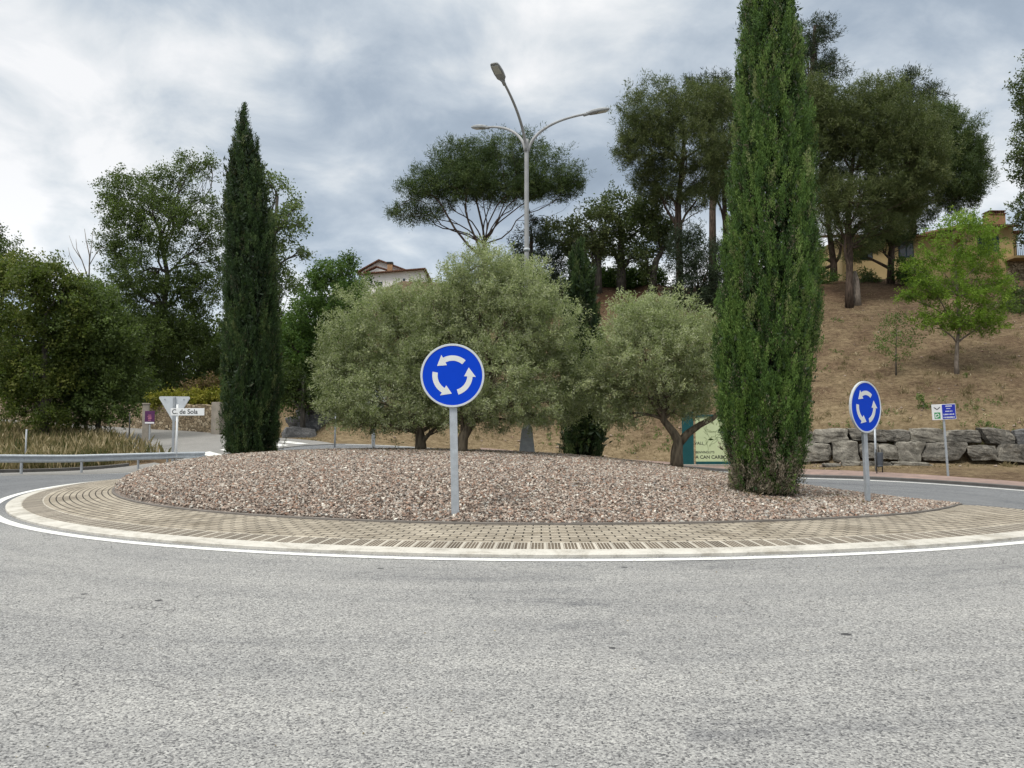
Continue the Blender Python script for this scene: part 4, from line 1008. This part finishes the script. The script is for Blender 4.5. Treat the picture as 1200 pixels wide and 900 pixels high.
# ---- trees on the hill
PN = dict(l=.27, w=.042, per=34, twig=.55, jit=.15, along=.4, up=.8, sub=6)
HG = 'trees on the dry hill'
def hill_tree(*a, **k):
    return tree(*a, **k)
tree('stone_pine', 'umbrella shaped pine with bare radiating limbs behind the street lamp', 'pine tree', 62, (569, 350), [(569, 330), (568, 305), (567, 286)],
     [(575, 196, 66, 32), (520, 214, 46, 24), (640, 208, 42, 26), (550, 225, 40, 14), (605, 228, 40, 12), (480, 246, 24, 11), (600, 178, 46, 16), (545, 186, 40, 20), (663, 220, 20, 14), (495, 222, 28, 16), (628, 222, 30, 12), (560, 212, 40, 14), (505, 252, 18, 9), (460, 248, 10, 7), (676, 212, 9, 12)],
     L_pine, B_brown, HG, r=5.0, clumps=2700, hollow=.4, limb=.34, gaps=.6, crook=.075, **PN)
tree('pine_tree', 'broad grey green pine on the hill just left of the tall broad cypress', 'pine tree', 61, (797, 362), [(797, 340), (796, 290), (795, 240), (800, 190), (803, 150)],
     [(770, 138, 46, 30), (818, 128, 48, 26), (850, 150, 32, 40), (756, 172, 32, 30), (800, 182, 45, 36), (836, 205, 30, 26), (772, 212, 28, 16), (740, 155, 18, 22), (735, 180, 14, 16), (815, 235, 25, 14), (785, 228, 24, 12), (760, 205, 20, 16)],
     L_pineg, B_brown, HG, r=4.6, clumps=3000, gaps=.5, **PN)
tree('pine_tree', 'slim pine with a long bare trunk partly hidden behind the tall broad cypress', 'pine tree', 66, (852, 342), [(852, 320), (850, 270), (848, 220), (850, 190)],
     [(850, 185, 26, 36), (866, 230, 20, 26), (838, 215, 18, 20), (880, 150, 25, 40)], L_pineg, B_brown, HG, r=4, clumps=620, **PN)
tree('pine_tree', 'broad pine with a thick straight trunk in front of the yellow house', 'pine tree', 58, (995, 356), [(995, 335), (996, 290), (994, 240), (998, 200), (1004, 150)],
     [(985, 142, 42, 34), (1030, 132, 48, 28), (1068, 148, 42, 34), (960, 185, 24, 44), (1010, 190, 44, 44), (1058, 195, 46, 42), (1000, 236, 46, 20), (952, 140, 20, 36), (1050, 236, 42, 16), (1020, 115, 34, 14), (975, 225, 28, 24), (1085, 180, 24, 28), (1030, 265, 30, 14), (985, 262, 22, 12), (945, 110, 22, 20), (1060, 225, 40, 24), (1030, 160, 50, 40), (1012, 290, 14, 9), (965, 150, 30, 40)],
     L_pineg, B_brown, HG, r=4.2, clumps=5200, gaps=.7, **PN)
tree('pine_tree', 'dark pine whose foliage hangs over the right end of the yellow house', 'pine tree', 64, (1044, 334), [(1044, 315), (1046, 270), (1060, 235), (1085, 215)],
     [(1110, 165, 36, 34), (1128, 200, 28, 32), (1100, 212, 46, 26), (1143, 186, 15, 26), (1070, 252, 28, 18), (1120, 232, 22, 18), (1040, 262, 26, 16), (1138, 225, 12, 14), (1095, 145, 30, 18), (1028, 282, 24, 12), (1085, 185, 40, 34), (1060, 275, 20, 9), (1000, 300, 12, 8)],
     L_pine, B_brown, HG, r=3.8, clumps=3200, tshift=.06, gaps=.6, **PN)
tree('pine_tree', 'thin dark pine close against the right side of the tall broad cypress', 'pine tree', 68, (977, 335), [(977, 310), (972, 270), (966, 230)],
     [(960, 258, 22, 26), (950, 300, 18, 22), (972, 240, 20, 20), (948, 325, 16, 14), (985, 275, 14, 14)], L_oak, B_brown, HG, r=4, clumps=420, **PN)
CF = dict(l=.36, w=.06, per=30, twig=.7, jit=.18, along=.5, up=.1, sub=6)
tree('fir_tree', 'tallest dark conifer, its top standing clear right of the broad cypress tip', 'conifer', 76, (950, 330), [(950, 250), (951, 150), (952, 80), (955, 30)],
     [(958, 34, 22, 13), (962, 66, 24, 11), (955, 50, 18, 12), (955, 92, 32, 12), (940, 62, 14, 14), (945, 110, 30, 14), (972, 78, 14, 9), (950, 130, 36, 18), (968, 30, 10, 8)],
     L_conif, B_brown, HG, r=4.5, clumps=620, gaps=.35, **CF)
tree('fir_tree', 'dark conifer top rising behind the broad grey green pine', 'conifer', 78, (835, 330), [(835, 250), (836, 160), (838, 100)],
     [(844, 92, 9, 9), (818, 98, 13, 6), (830, 106, 26, 9), (846, 104, 14, 8), (835, 120, 34, 12), (808, 96, 6, 4)], L_conif, B_brown, HG, r=4, clumps=260, gaps=.4, **CF)
tree('fir_tree', 'dark conifer top rising behind the pine with the thick trunk', 'conifer', 78, (1070, 330), [(1070, 250), (1068, 160), (1066, 100)],
     [(1064, 100, 26, 12), (1044, 112, 20, 10), (1084, 110, 16, 10), (1062, 90, 10, 6), (1070, 125, 38, 14), (1092, 100, 7, 5), (1035, 106, 6, 5)], L_conif, B_brown, HG, r=4, clumps=300, gaps=.4, **CF)
OK_ = dict(l=.24, w=.11, per=26, twig=.6, jit=.2, along=.35, up=.2, sub=7)
tree('oak_tree', 'leafy oak with a slim pale trunk behind the short cypress', 'oak tree', 65, (701, 336), [(701, 315), (700, 290), (695, 270)],
     [(692, 265, 32, 22), (658, 272, 24, 14), (680, 292, 24, 16), (645, 262, 12, 7), (706, 285, 16, 22), (668, 290, 16, 12), (640, 285, 12, 8)], L_pineg, B_grey, HG, r=4, clumps=520, gaps=.22, **OK_)
tree('oak_tree', 'dark ivy covered oak in the middle of the hilltop trees', 'oak tree', 66, (728, 336), [(728, 315), (727, 290), (729, 265)],
     [(725, 252, 28, 24), (747, 272, 28, 24), (715, 282, 22, 18), (705, 248, 15, 12), (738, 300, 18, 12), (752, 250, 16, 14), (727, 318, 7, 12)], L_oak, B_grey, HG, r=5, clumps=560, gaps=.22, **OK_)
tree('oak_tree', 'oak with a bent leaning trunk left of the dark bush', 'oak tree', 64, (764, 333), [(765, 322), (769, 305), (775, 296), (772, 275)],
     [(766, 268, 20, 20), (776, 292, 14, 12), (760, 245, 18, 12), (784, 270, 14, 16), (755, 300, 10, 12), (757, 322, 6, 10)], L_oak, B_grey, HG, r=4.5, clumps=380, gaps=.18, **OK_)
tree('fir_tree', 'low dark conifer between the umbrella pine and the short cypress', 'conifer', 64, (622, 345), [(622, 330), (622, 300), (623, 275)],
     [(622, 288, 22, 20), (638, 312, 26, 18), (606, 322, 22, 18), (622, 265, 10, 10), (650, 330, 22, 12), (630, 335, 40, 14)], L_conif, B_brown, HG, r=4, clumps=420, **CF)
tree('large_bush', 'big dark blue green bush at the edge of the slope beside the tall cypress', 'bush', 60, (818, 360), [(818, 350), (818, 330)],
     [(826, 312, 28, 34), (800, 302, 18, 30), (842, 332, 18, 26), (812, 340, 28, 20), (834, 350, 22, 12), (806, 275, 14, 16), (798, 345, 14, 14)], L_conif, B_brown, 'bushes on the hill', r=3, clumps=900, tshift=.1, **{**CF, 'l': .26, 'w': .05, 'twig': .5})
for i, (px0, px1, v0, v1, lab, Y, mat_) in enumerate(((692, 775, 314, 338, 'dense green hedge along the hilltop under the oaks', 68, L_green),)):
    tree('hedge', lab, 'hedge', Y, ((px0 + px1) / 2, v1), [((px0 + px1) / 2, v1 - 3), ((px0 + px1) / 2, v1 - 9)], [(px, (v0 + v1) / 2 + 2, 10, (v1 - v0) / 2 + 1) for px in range(px0 + 6, px1, 12)], mat_, B_grey, None, r=2, clumps=620, sub=2, l=.2, w=.1, per=26, twig=.4, jit=.15)
RB = dict(l=.13, w=.055, per=36, twig=.75, jit=.07, along=.35, up=.05, droop=.05, sub=9)
p = hit(1121, 438)
tree('robinia_tree', 'young light green tree with a pale slim trunk on the open slope at the right', 'young tree', p.y, (1121, 438), [(1121, 425), (1122, 402), (1124, 385), (1122, 350), (1120, 310)],
     [(1122, 282, 34, 26), (1100, 320, 30, 26), (1145, 328, 32, 26), (1086, 302, 18, 12), (1120, 372, 40, 15), (1165, 348, 22, 14), (1140, 262, 14, 10), (1082, 348, 18, 9), (1112, 345, 36, 16), (1150, 300, 24, 14), (1075, 330, 14, 8), (1158, 378, 22, 10), (1092, 374, 24, 10), (1118, 258, 14, 10), (1066, 345, 14, 7), (1175, 330, 14, 9), (1170, 365, 18, 9), (1072, 312, 12, 8), (1138, 378, 30, 10)],
     L_rob, B_dead, None, r=2.4, clumps=1250, gaps=.2, **RB)
p = hit(1050, 440)
tree('sapling', 'thin sparse sapling on the slope above the turned blue sign', 'sapling', p.y, (1050, 440), [(1050, 425), (1050, 405), (1051, 385)],
     [(1050, 392, 20, 18), (1032, 400, 14, 11), (1068, 396, 14, 12), (1050, 374, 14, 10), (1052, 418, 14, 9)], L_weed, B_grey, None, r=.8, clumps=150, gaps=.2, **{**RB, 'per': 16, 'l': .11, 'sub': 4})
BU = dict(l=.17, w=.085, per=30, twig=.45, jit=.14, along=.3, up=.15, sub=3, r=2)
for (px, v, Y0, lobes, lab, mat_) in ((1185, 392, 55, [(1185, 372, 26, 16), (1162, 382, 22, 10), (1205, 350, 20, 18), (1200, 378, 22, 14)], 'dense dark bush at the right edge below the balcony', L_oak),
                                     (948, 340, 66, [(945, 318, 16, 16), (960, 328, 16, 10)], 'low green bush between the broad cypress and the thin dark pine', L_green),
                                     (1062, 338, 63, [(1058, 318, 14, 16), (1070, 325, 12, 10)], 'small green bush against the yellow house wall', L_green),
                                     (1012, 340, 66, [(1008, 328, 16, 9), (1024, 330, 14, 8)], 'low dark bush behind the thick pine trunk', L_oak)):
    tree('bush', lab, 'bush', Y0, (px, v), [(px, v - 4), (px, v - 10)], lobes, mat_, B_grey, 'bushes on the hill', clumps=int(sum(a[2] * a[3] for a in lobes) * .42), **BU)
st_ = MB(); q = at(1003, 352, 58.5); st_.tube([(0, 0, -.3), (.02, 0, .8), (.05, 0, 1.9), (.0, 0, 2.6)], [.42, .33, .24, .1], 9)
o = st_.build('tree_stump', B_dead); o.location = (q.x, q.y, gz(q.x, q.y)); tag(o, 'pale grey broken stump against the foot of the thick pine trunk', 'tree stump')
tree('oak_tree', 'tall dark tree cut by the right edge of the picture', 'oak tree', 66, (1222, 340), [(1221, 300), (1218, 230), (1214, 160), (1212, 110)],
     [(1206, 108, 20, 28), (1212, 78, 15, 16), (1202, 192, 20, 26), (1196, 246, 14, 22), (1216, 150, 22, 24), (1190, 185, 10, 10), (1225, 200, 25, 40), (1208, 275, 18, 16), (1230, 120, 28, 40)], L_oak, B_grey, HG, r=5, clumps=900, gaps=.2, **OK_)
tree('pine_tree', 'pine beyond the right edge of the picture beside the yellow house', 'pine tree', 62, (1330, 350), [(1330, 300), (1332, 230), (1330, 170)],
     [(1330, 150, 60, 40), (1290, 180, 40, 35), (1370, 190, 45, 38), (1330, 215, 55, 28)], L_pineg, B_brown, HG, r=6, clumps=700, **PN)

# ---- trees on the left
LF = dict(l=.16, w=.085, per=34, twig=.6, jit=.15, along=.32, up=.15, sub=9)
LG = 'trees left of the road'
tree('deciduous_tree', 'tall dark spreading tree with a leaning trunk left of the slender cypress', 'tree', 59, (160, 505), [(158, 470), (163, 430), (174, 395), (192, 362), (196, 320), (188, 280)],
     [(165, 235, 38, 26), (215, 203, 30, 15), (236, 248, 30, 26), (148, 278, 30, 28), (195, 270, 48, 36), (186, 322, 46, 26), (240, 305, 24, 30), (228, 192, 24, 8), (246, 190, 12, 9), (132, 250, 16, 20), (142, 222, 22, 12), (200, 232, 34, 24), (152, 318, 26, 18), (215, 340, 34, 18), (250, 275, 16, 24), (130, 290, 12, 14), (180, 215, 22, 14), (128, 338, 28, 18), (145, 370, 34, 26), (215, 372, 40, 26), (240, 340, 24, 22), (175, 400, 50, 26), (165, 345, 24, 14)],
     L_dark, B_grey, LG, r=5, clumps=3200, gaps=.17, tshift=.06, limb=.42, crook=.09, **LF)
tree('deciduous_tree', 'loose pale green tree showing to the right of the slender cypress', 'tree', 43, (314, 505), [(314, 470), (314, 400), (318, 320), (322, 270), (325, 230)],
     [(318, 215, 18, 16), (338, 262, 20, 18), (326, 300, 24, 18), (346, 236, 12, 8), (350, 292, 11, 11), (312, 360, 18, 36), (330, 330, 16, 16), (352, 262, 9, 7), (308, 260, 20, 30), (300, 205, 14, 10)],
     L_pale, B_grey, LG, r=4, clumps=640, gaps=.05, **{**LF, 'per': 26, 'sub': 12})
tree('deciduous_tree', 'bright green leafy tree between the slender cypress and the olives', 'tree', 48, (388, 500), [(388, 470), (388, 420), (390, 370), (393, 330)],
     [(385, 345, 38, 28), (402, 318, 18, 15), (365, 372, 28, 26), (352, 410, 28, 38), (376, 440, 34, 36), (345, 450, 22, 34), (412, 360, 24, 22), (410, 308, 8, 9), (378, 322, 14, 14), (425, 335, 12, 12), (340, 390, 18, 20), (400, 400, 30, 30), (365, 330, 14, 10)],
     L_green, B_grey, LG, r=5, clumps=1800, gaps=.3, **LF)
tree('yellowish_tree', 'yellow green tree at the far left over the dry grass', 'tree', 42, (52, 512), [(52, 480), (53, 440), (52, 400), (48, 360)],
     [(32, 345, 42, 32), (65, 335, 30, 22), (18, 395, 44, 34), (70, 395, 32, 42), (40, 438, 46, 20), (8, 312, 24, 22), (92, 372, 20, 34), (30, 460, 36, 12), (60, 310, 20, 12), (85, 330, 12, 10), (70, 450, 26, 18), (5, 430, 24, 20), (35, 478, 40, 14), (62, 488, 22, 12)],
     L_yel, B_grey, LG, r=4.5, clumps=1900, gaps=.16, tshift=.08, **LF)
tree('deciduous_tree', 'dark tree cut by the left edge behind the yellow green tree', 'tree', 52, (-8, 500), [(-8, 450), (-6, 380), (-4, 320)],
     [(0, 300, 22, 26), (6, 330, 26, 24), (-22, 320, 30, 40), (-10, 380, 40, 50), (-4, 275, 10, 10)], L_dark, B_grey, LG, r=5, clumps=700, gaps=.25, **LF)
for (px, v, Y0, lobes, lab, mat_, ts) in (
    (115, 508, 44, [(108, 380, 42, 34), (90, 340, 20, 14), (125, 440, 44, 40), (95, 420, 28, 40), (135, 400, 34, 36), (112, 350, 28, 18), (130, 478, 40, 18), (100, 465, 26, 24)], 'dense dark bush below the bare twigs, left of the leaning trunk', L_dark, .08),
    (200, 500, 60.0, [(175, 405, 46, 42), (230, 425, 34, 42), (195, 460, 46, 22), (215, 380, 36, 34), (155, 450, 34, 32), (250, 445, 22, 26), (270, 420, 20, 40), (180, 480, 40, 14)], 'dense dark bush under the spreading tree by the side street', L_dark, -.05),
    (355, 492, 45, [(350, 456, 26, 18), (380, 464, 24, 12), (335, 446, 18, 22)], 'dark shrub hanging over the rock pile', L_dark, -.12)):
    tree('bush', lab, 'bush', Y0, (px, v), [(px, v - 8), (px, v - 24), (px, v - 50)], lobes, mat_, B_grey, 'dark bushes left of the road', clumps=int(sum(a[2] * a[3] for a in lobes) * .22), gaps=.45, tshift=ts, **{**BU, 'sub': 5, 'r': 3})
tree('hedge', 'golden yellow hedge along the top of the garden wall', 'hedge', 52.0, (228, 500), [(228, 490), (228, 480)], [(px, 470 + (px - 185) * -.02, 11, 9) for px in range(186, 290, 13)], L_hedge, B_grey, None, clumps=620, **BU)
tree('shrub', 'bronze red shrub behind the golden hedge', 'shrub', 54, (236, 500), [(236, 480), (236, 465)], [(236, 456, 20, 9), (222, 462, 12, 7), (250, 450, 10, 9)], L_red, B_grey, None, clumps=160, **BU)
tree('deciduous_tree', 'yellow green tree glimpsed behind the slender cypress above the golden hedge', 'tree', 62, (258, 500), [(258, 470), (258, 440)], [(250, 420, 24, 26), (272, 400, 22, 30), (262, 445, 24, 14), (310, 420, 24, 40)], L_weed, B_grey, LG, r=4, clumps=420, gaps=.3, **LF)
# bare twigs of a dead tree
p = at(104, 400, 45.5); zt = gz(p.x, p.y)
dt = MB(); O = Vector((p.x, p.y, zt)); tw = lambda pts, r0, r1: dt.tube([tuple(Vector(at(a_, b_, 45.5)) - O) for a_, b_ in pts], list(np.linspace(r0, r1, len(pts))), 6)
dt.tube([(0, 0, -.2), tuple(Vector(at(104, 400, 45.5)) - O), tuple(Vector(at(104, 340, 45.5)) - O)], [.12, .10, .06], 7)
tw([(104, 340), (105, 300), (101, 282), (99, 268)], .05, .012); tw([(105, 305), (107, 290), (109, 271)], .035, .01); tw([(103, 325), (96, 305), (90, 292), (89, 280)], .04, .01)
tw([(96, 305), (86, 290), (81, 276)], .025, .008); tw([(104, 312), (112, 298), (118, 290), (124, 290)], .03, .008); tw([(103, 335), (90, 315), (82, 300), (80, 290)], .035, .008)
o = dt.build('dead_tree', B_dead); o.location = O; tag(o, 'bare dead tree with thin grey twigs sticking up at the left', 'dead tree')

# far wood closing the view behind the left trees, and beyond both edges
def wood():
    A, T = [], []
    for k in range(70):
        px = rng.uniform(-420, 440); Y = rng.uniform(72, 100)
        v = 440 + rng.uniform(-30, 22); c = np.array(at(px, v, Y)); rad = np.array([rng.uniform(3, 5), 3, rng.uniform(3.5, 6)])
        u = rvec(70); A.append(c + u * rad * (.5 + .5 * rng.random((70, 1)))); T.append(np.full(70, np.clip(.4 + .15 * rng.normal(), 0, 1)))
    a = np.concatenate(A); d = unit(rvec(len(a)) + np.array([0, 0, .3]))
    return leaves(a - d * .4, a + d * .4, 24, .4, .5, .3, np.concatenate(T), .3)
co, ti = wood()
tag(link('far_wood', np_mesh('far_wood', co, np.arange(len(co)), 4, ti), None, L_dark), kind='stuff', label='far dark wood closing the view behind the left trees', cat='wood')
for px, lab in ((-150, 'dark tree beyond the left edge of the picture'),):
    tree('deciduous_tree', lab, 'tree', 46, (px, 510), [(px, 470), (px, 400), (px, 340)], [(px, 330, 60, 50), (px - 40, 390, 50, 50), (px + 45, 390, 50, 50), (px, 440, 70, 30)], L_dark, B_grey, LG, r=6, clumps=900, gaps=.3, **LF)

# ---- grasses
def blades(name, x, y, h, w, lean, label, m, jitter=.5):
    n = len(x); z = ground(x, y)
    p = np.stack([x, y, z - .02], 1); d = unit(np.stack([rng.normal(size=n) * lean, rng.normal(size=n) * lean, np.ones(n)], 1)); hh = h * (.5 + rng.random((n, 1)))
    s = unit(np.cross(d, rvec(n))) * w * (.6 + .8 * rng.random((n, 1)))
    bend = rvec(n) * hh * .18; bend[:, 2] = -abs(bend[:, 2])
    co = np.stack([p - s * .5, p + s * .5, p + d * hh * .55 + s * .4, p + d * hh + bend], 1).reshape(-1, 3)
    cl = np.array([mn.noise(Vector((a, b, 3.0)) * .6) for a, b in zip(x, y)])
    o = link(name, np_mesh(name, co, np.arange(len(co)), 4, np.clip(.5 + .5 * cl + .22 * rng.normal(size=n), 0, 1)), None, m)
    tag(o, label, 'grass', kind='stuff'); return o
n = 95000
x = rng.uniform(-48, -12, n); y = rng.uniform(30, 52, n)
rr = np.hypot(x - CX, y - CY)
sx_ = np.interp(y, [q[1] for q in ST], [q[0] for q in ST])            # keep off the side street
k = (rr > 22.9) & (x < sx_ - 4.6)
k &= rng.random(n) < .25 + .75 * sst(-.3, .3, np.sin(x * .8 + 1.5 * np.sin(y * .5)) + .6 * rng.normal(size=n))
x, y = x[k], y[k]
blades('dry_grass', x, y, .68, .016, .28, 'tall dry straw grass behind the guard rail', L_field)
n = 95000
x = rng.uniform(-12, 48, n); y = rng.uniform(37, 66, n); d = y - foot(x)
k = (d > -2.6) & (np.hypot(x - CX, y - CY) > 21.9) & ((d < -.5) | (d > .9) | (x < 11)) & (d < 24)
k &= rng.random(n) < np.clip(.25 + .6 * sst(4, -1, d) + .3 * np.array([mn.noise(Vector((a * .35, b * .35, 9.))) for a, b in zip(x, y)]), .03, 1)
x, y = x[k], y[k]
blades('hill_straw', x, y, .10, .05, 1.5, 'short dead straw and litter lying on the dry slope', L_straw)
# taller dead tufts and loose stones on the slope and verge
n = 420; cx_ = rng.uniform(-6, 46, n); cy_ = foot(cx_) + rng.uniform(-1.6, 17, n)
k = (np.hypot(cx_ - CX, cy_ - CY) > 22.2) & ((cy_ - foot(cx_) < -.9) | (cy_ - foot(cx_) > 1.0)); cx_, cy_ = cx_[k], cy_[k]
x = (cx_[:, None] + .14 * rng.normal(size=(len(cx_), 34))).ravel(); y = (cy_[:, None] + .14 * rng.normal(size=(len(cx_), 34))).ravel()
blades('grass_tufts', x, y, .24, .022, .45, 'dead grass tufts dotted over the dry slope', L_straw)
n = 700; x = rng.uniform(-8, 46, n); d_ = rng.random(n) ** 1.6 * 22; y = foot(x) + d_ - 1.5
k = np.hypot(x - CX, y - CY) > 22; x, y = x[k], y[k]; n = len(x)
base_ = np.array([(1, 0, 0), (-1, 0, 0), (0, 1, 0), (0, -1, 0), (0, 0, 1), (0, 0, -1)], float)
vv = base_[None] * (1 + .9 * (rng.random((n, 6, 1)) - .5)) + .5 * (rng.random((n, 6, 3)) - .5)
sz_ = .035 + .09 * rng.random(n) ** 3; vv *= (sz_[:, None] * np.array([1, 1, .65]))[:, None, :]
vv += np.stack([x, y, ground(x, y) + sz_ * .2], -1)[:, None]
tri_ = np.array([(0, 2, 4), (2, 1, 4), (1, 3, 4), (3, 0, 4), (2, 0, 5), (1, 2, 5), (3, 1, 5), (0, 3, 5)])
f_ = (np.arange(n)[:, None, None] * 6 + tri_[None]).reshape(-1)
tag(link('loose_stones', np_mesh('loose_stones', vv.reshape(-1, 3), f_, 3, np.repeat(.25 + .3 * rng.random(n), 8)), None, M['stone']), 'small loose stones scattered over the dry slope', 'stones', kind='stuff')
# fallen leaves and dry litter on the gravel under the trees
A = []
for px, v, Y, cnt, sd in ((897, 579, 14.3, 500, .9), (493, 529, 21.5, 400, 1.6), (541, 533, 20.5, 500, 1.8), (793, 541, 20.2, 400, 1.6), (295, 541, 22, 300, .8), (600, 590, 13, 250, 3.5)):
    b = at(px, v, Y); A.append(np.stack([b.x + sd * rng.normal(size=cnt), b.y + sd * rng.normal(size=cnt)], 1))
a = np.concatenate(A); a = a[np.hypot(a[:, 0] - CX, a[:, 1] - CY) < RG - .7]
p = np.stack([a[:, 0], a[:, 1], mound(a[:, 0], a[:, 1]) + .035], 1); d = rvec(len(p)); d[:, 2] *= .25
co, ti = leaves(p, p + unit(d) * .004, 1, .0, .06, .018, rng.random(len(p)) * .5, .9)
tag(link('fallen_leaves', np_mesh('fallen_leaves', co, np.arange(len(co)), 4, ti), None, L_straw), 'dry fallen leaves on the gravel under the trees', 'leaf litter', kind='stuff')
# green weeds dotted on the slope and verge
A = []; T = []
for k in range(90):
    if k < 30: px, v = rng.uniform(935, 1200), rng.uniform(470, 552)
    elif k < 60: px, v = rng.uniform(660, 1200), rng.uniform(365, 470)
    else: px, v = rng.uniform(640, 800), rng.uniform(480, 530)
    q = hit(px, v, 34, 80); m_ = rng.integers(3, 9); b = np.array(q) + rng.normal(size=(m_, 3)) * np.array([.22, .22, 0]); A.append(b)
a = np.concatenate(A); a[:, 2] = ground(a[:, 0], a[:, 1]); d = unit(rvec(len(a)) * .6 + np.array([0, 0, 1.]))
co, ti = leaves(a, a + d * .16, 12, .04, .09, .04, np.clip(.5 + .2 * rng.normal(size=len(a)), 0, 1), .4)
tag(link('weeds', np_mesh('weeds', co, np.arange(len(co)), 4, ti), None, L_weed), 'small green weeds dotted over the dry slope', 'weeds', kind='stuff')
p = hit(1082, 480); tree('shrub', 'small upright green shrub on the slope left of the information sign', 'shrub', p.y, (1082, 480), [(1082, 476), (1082, 470)], [(1080, 468, 4, 7), (1086, 474, 4, 6)], L_weed, B_grey, None, r=.4, clumps=26, **{**RB, 'twig': .3, 'sub': 2, 'per': 14})
p = hit(1050, 350, 50, 75)
# leaf litter and pebbles on the road
n = 260; x = rng.uniform(-7, 7, n); y = 2.8 + 6.2 * rng.random(n) ** 1.2
p = np.stack([x, y, base_h(x, y) + .004], 1); d = rvec(n); d[:, 2] *= .1
co, ti = leaves(p, p + unit(d) * .004, 1, .0, .016, .010, rng.random(n), .9); co[:, 2] = np.maximum(co[:, 2], .003)
tag(link('leaf_litter', np_mesh('leaf_litter', co, np.arange(len(co)), 4, ti), None, L_straw), 'tiny dry leaves and chips scattered on the asphalt', 'leaf litter', kind='stuff')

# ------------------------------------------------------------------ sky and sun
w = bpy.data.worlds.new('World'); scene.world = w; w.use_nodes = True; nt = w.node_tree; nt.nodes.clear()
SUN_EL, SUN_AZ = R(56), R(222)                   # azimuth from +Y towards +X: behind the camera, to the left
class Wn(Mt):
    def __init__(s, tree_): s.t = tree_
W_ = Wn(nt)
out = nt.nodes.new('ShaderNodeOutputWorld'); bg = nt.nodes.new('ShaderNodeBackground'); nt.links.new(bg.outputs[0], out.inputs[0])
sky = nt.nodes.new('ShaderNodeTexSky'); sky.sky_type = 'NISHITA'; sky.sun_disc = False; sky.sun_elevation = SUN_EL; sky.sun_rotation = SUN_AZ; sky.dust_density = 1.5
g = W_.n('TexCoord').outputs['Generated']; sp = W_.n('SeparateXYZ', {0: g})
zc = W_.math('MAXIMUM', sp.outputs[2], 0.0); dz = W_.math('ADD', zc, .34)
pv = W_.n('CombineXYZ', {0: W_.math('DIVIDE', sp.outputs[0], dz), 1: W_.math('DIVIDE', sp.outputs[1], dz), 2: 0.0}).outputs[0]
pv = W_.n('Mapping', {'Vector': pv, 'Location': (SKY_OFF[0], SKY_OFF[1], 0.0), 'Scale': (1.0, 1.0, 1.0)}).outputs[0]
n1 = W_.noise(pv, SKY_S[0], 4, .5, .15); n2 = W_.noise(pv, SKY_S[1], 9, .58, .3)
cl = W_.math('ADD', W_.math('MULTIPLY', n1, .68), W_.math('MULTIPLY', n2, .32))
cloud = W_.ramp(cl, [(.37, (2.55, 3.05, 3.65)), (.435, (3.2, 3.75, 4.4)), (.49, (4.5, 5.0, 5.5)), (.535, (6.0, 6.3, 6.5)), (.595, (7.7, 7.7, 7.7))])
thin = W_.mix(.12, cloud, sky.outputs[0])
el = W_.n('MapRange', {'Value': sp.outputs[2], 'From Min': .46, 'From Max': .95}, interpolation_type='SMOOTHSTEP').outputs[0]
mul = W_.n('CombineXYZ', {0: W_.math('ADD', 1.0, W_.math('MULTIPLY', el, 2.75)), 1: W_.math('ADD', 1.0, W_.math('MULTIPLY', el, 2.45)), 2: W_.math('ADD', 1.0, W_.math('MULTIPLY', el, 2.0))})
lowk = W_.n('MapRange', {'Value': sp.outputs[2], 'From Min': .02, 'From Max': .34, 'To Min': 1.22, 'To Max': 1.0}, interpolation_type='SMOOTHSTEP').outputs[0]
thin = W_.mix(1.0, thin, W_.n('CombineXYZ', {0: lowk, 1: lowk, 2: lowk}), 'MULTIPLY')
fin = W_.mix(1.0, thin, mul, 'MULTIPLY')
nt.links.new(fin, bg.inputs[0]); bg.inputs[1].default_value = .085
ld = bpy.data.lights.new('sun', 'SUN'); ld.energy = 1.5; ld.angle = R(13); ld.color = (1, .96, .90)
sun = bpy.data.objects.new('sun', ld); COL.objects.link(sun)
dv = Vector((math.sin(SUN_AZ) * math.cos(SUN_EL), math.cos(SUN_AZ) * math.cos(SUN_EL), math.sin(SUN_EL)))
sun.rotation_euler = dv.to_track_quat('Z', 'Y').to_euler(); sun.location = (-20, -20, 60)
scene.view_settings.view_transform = 'Standard'; scene.view_settings.look = 'None'; scene.view_settings.exposure = 0.65; scene.view_settings.gamma = 1
scene.render.engine = 'CYCLES'
cy = scene.cycles; cy.max_bounces = 6; cy.diffuse_bounces = 3; cy.glossy_bounces = 2; cy.transmission_bounces = 3; cy.transparent_max_bounces = 4; cy.sample_clamp_indirect = 4
cy.use_denoising = True
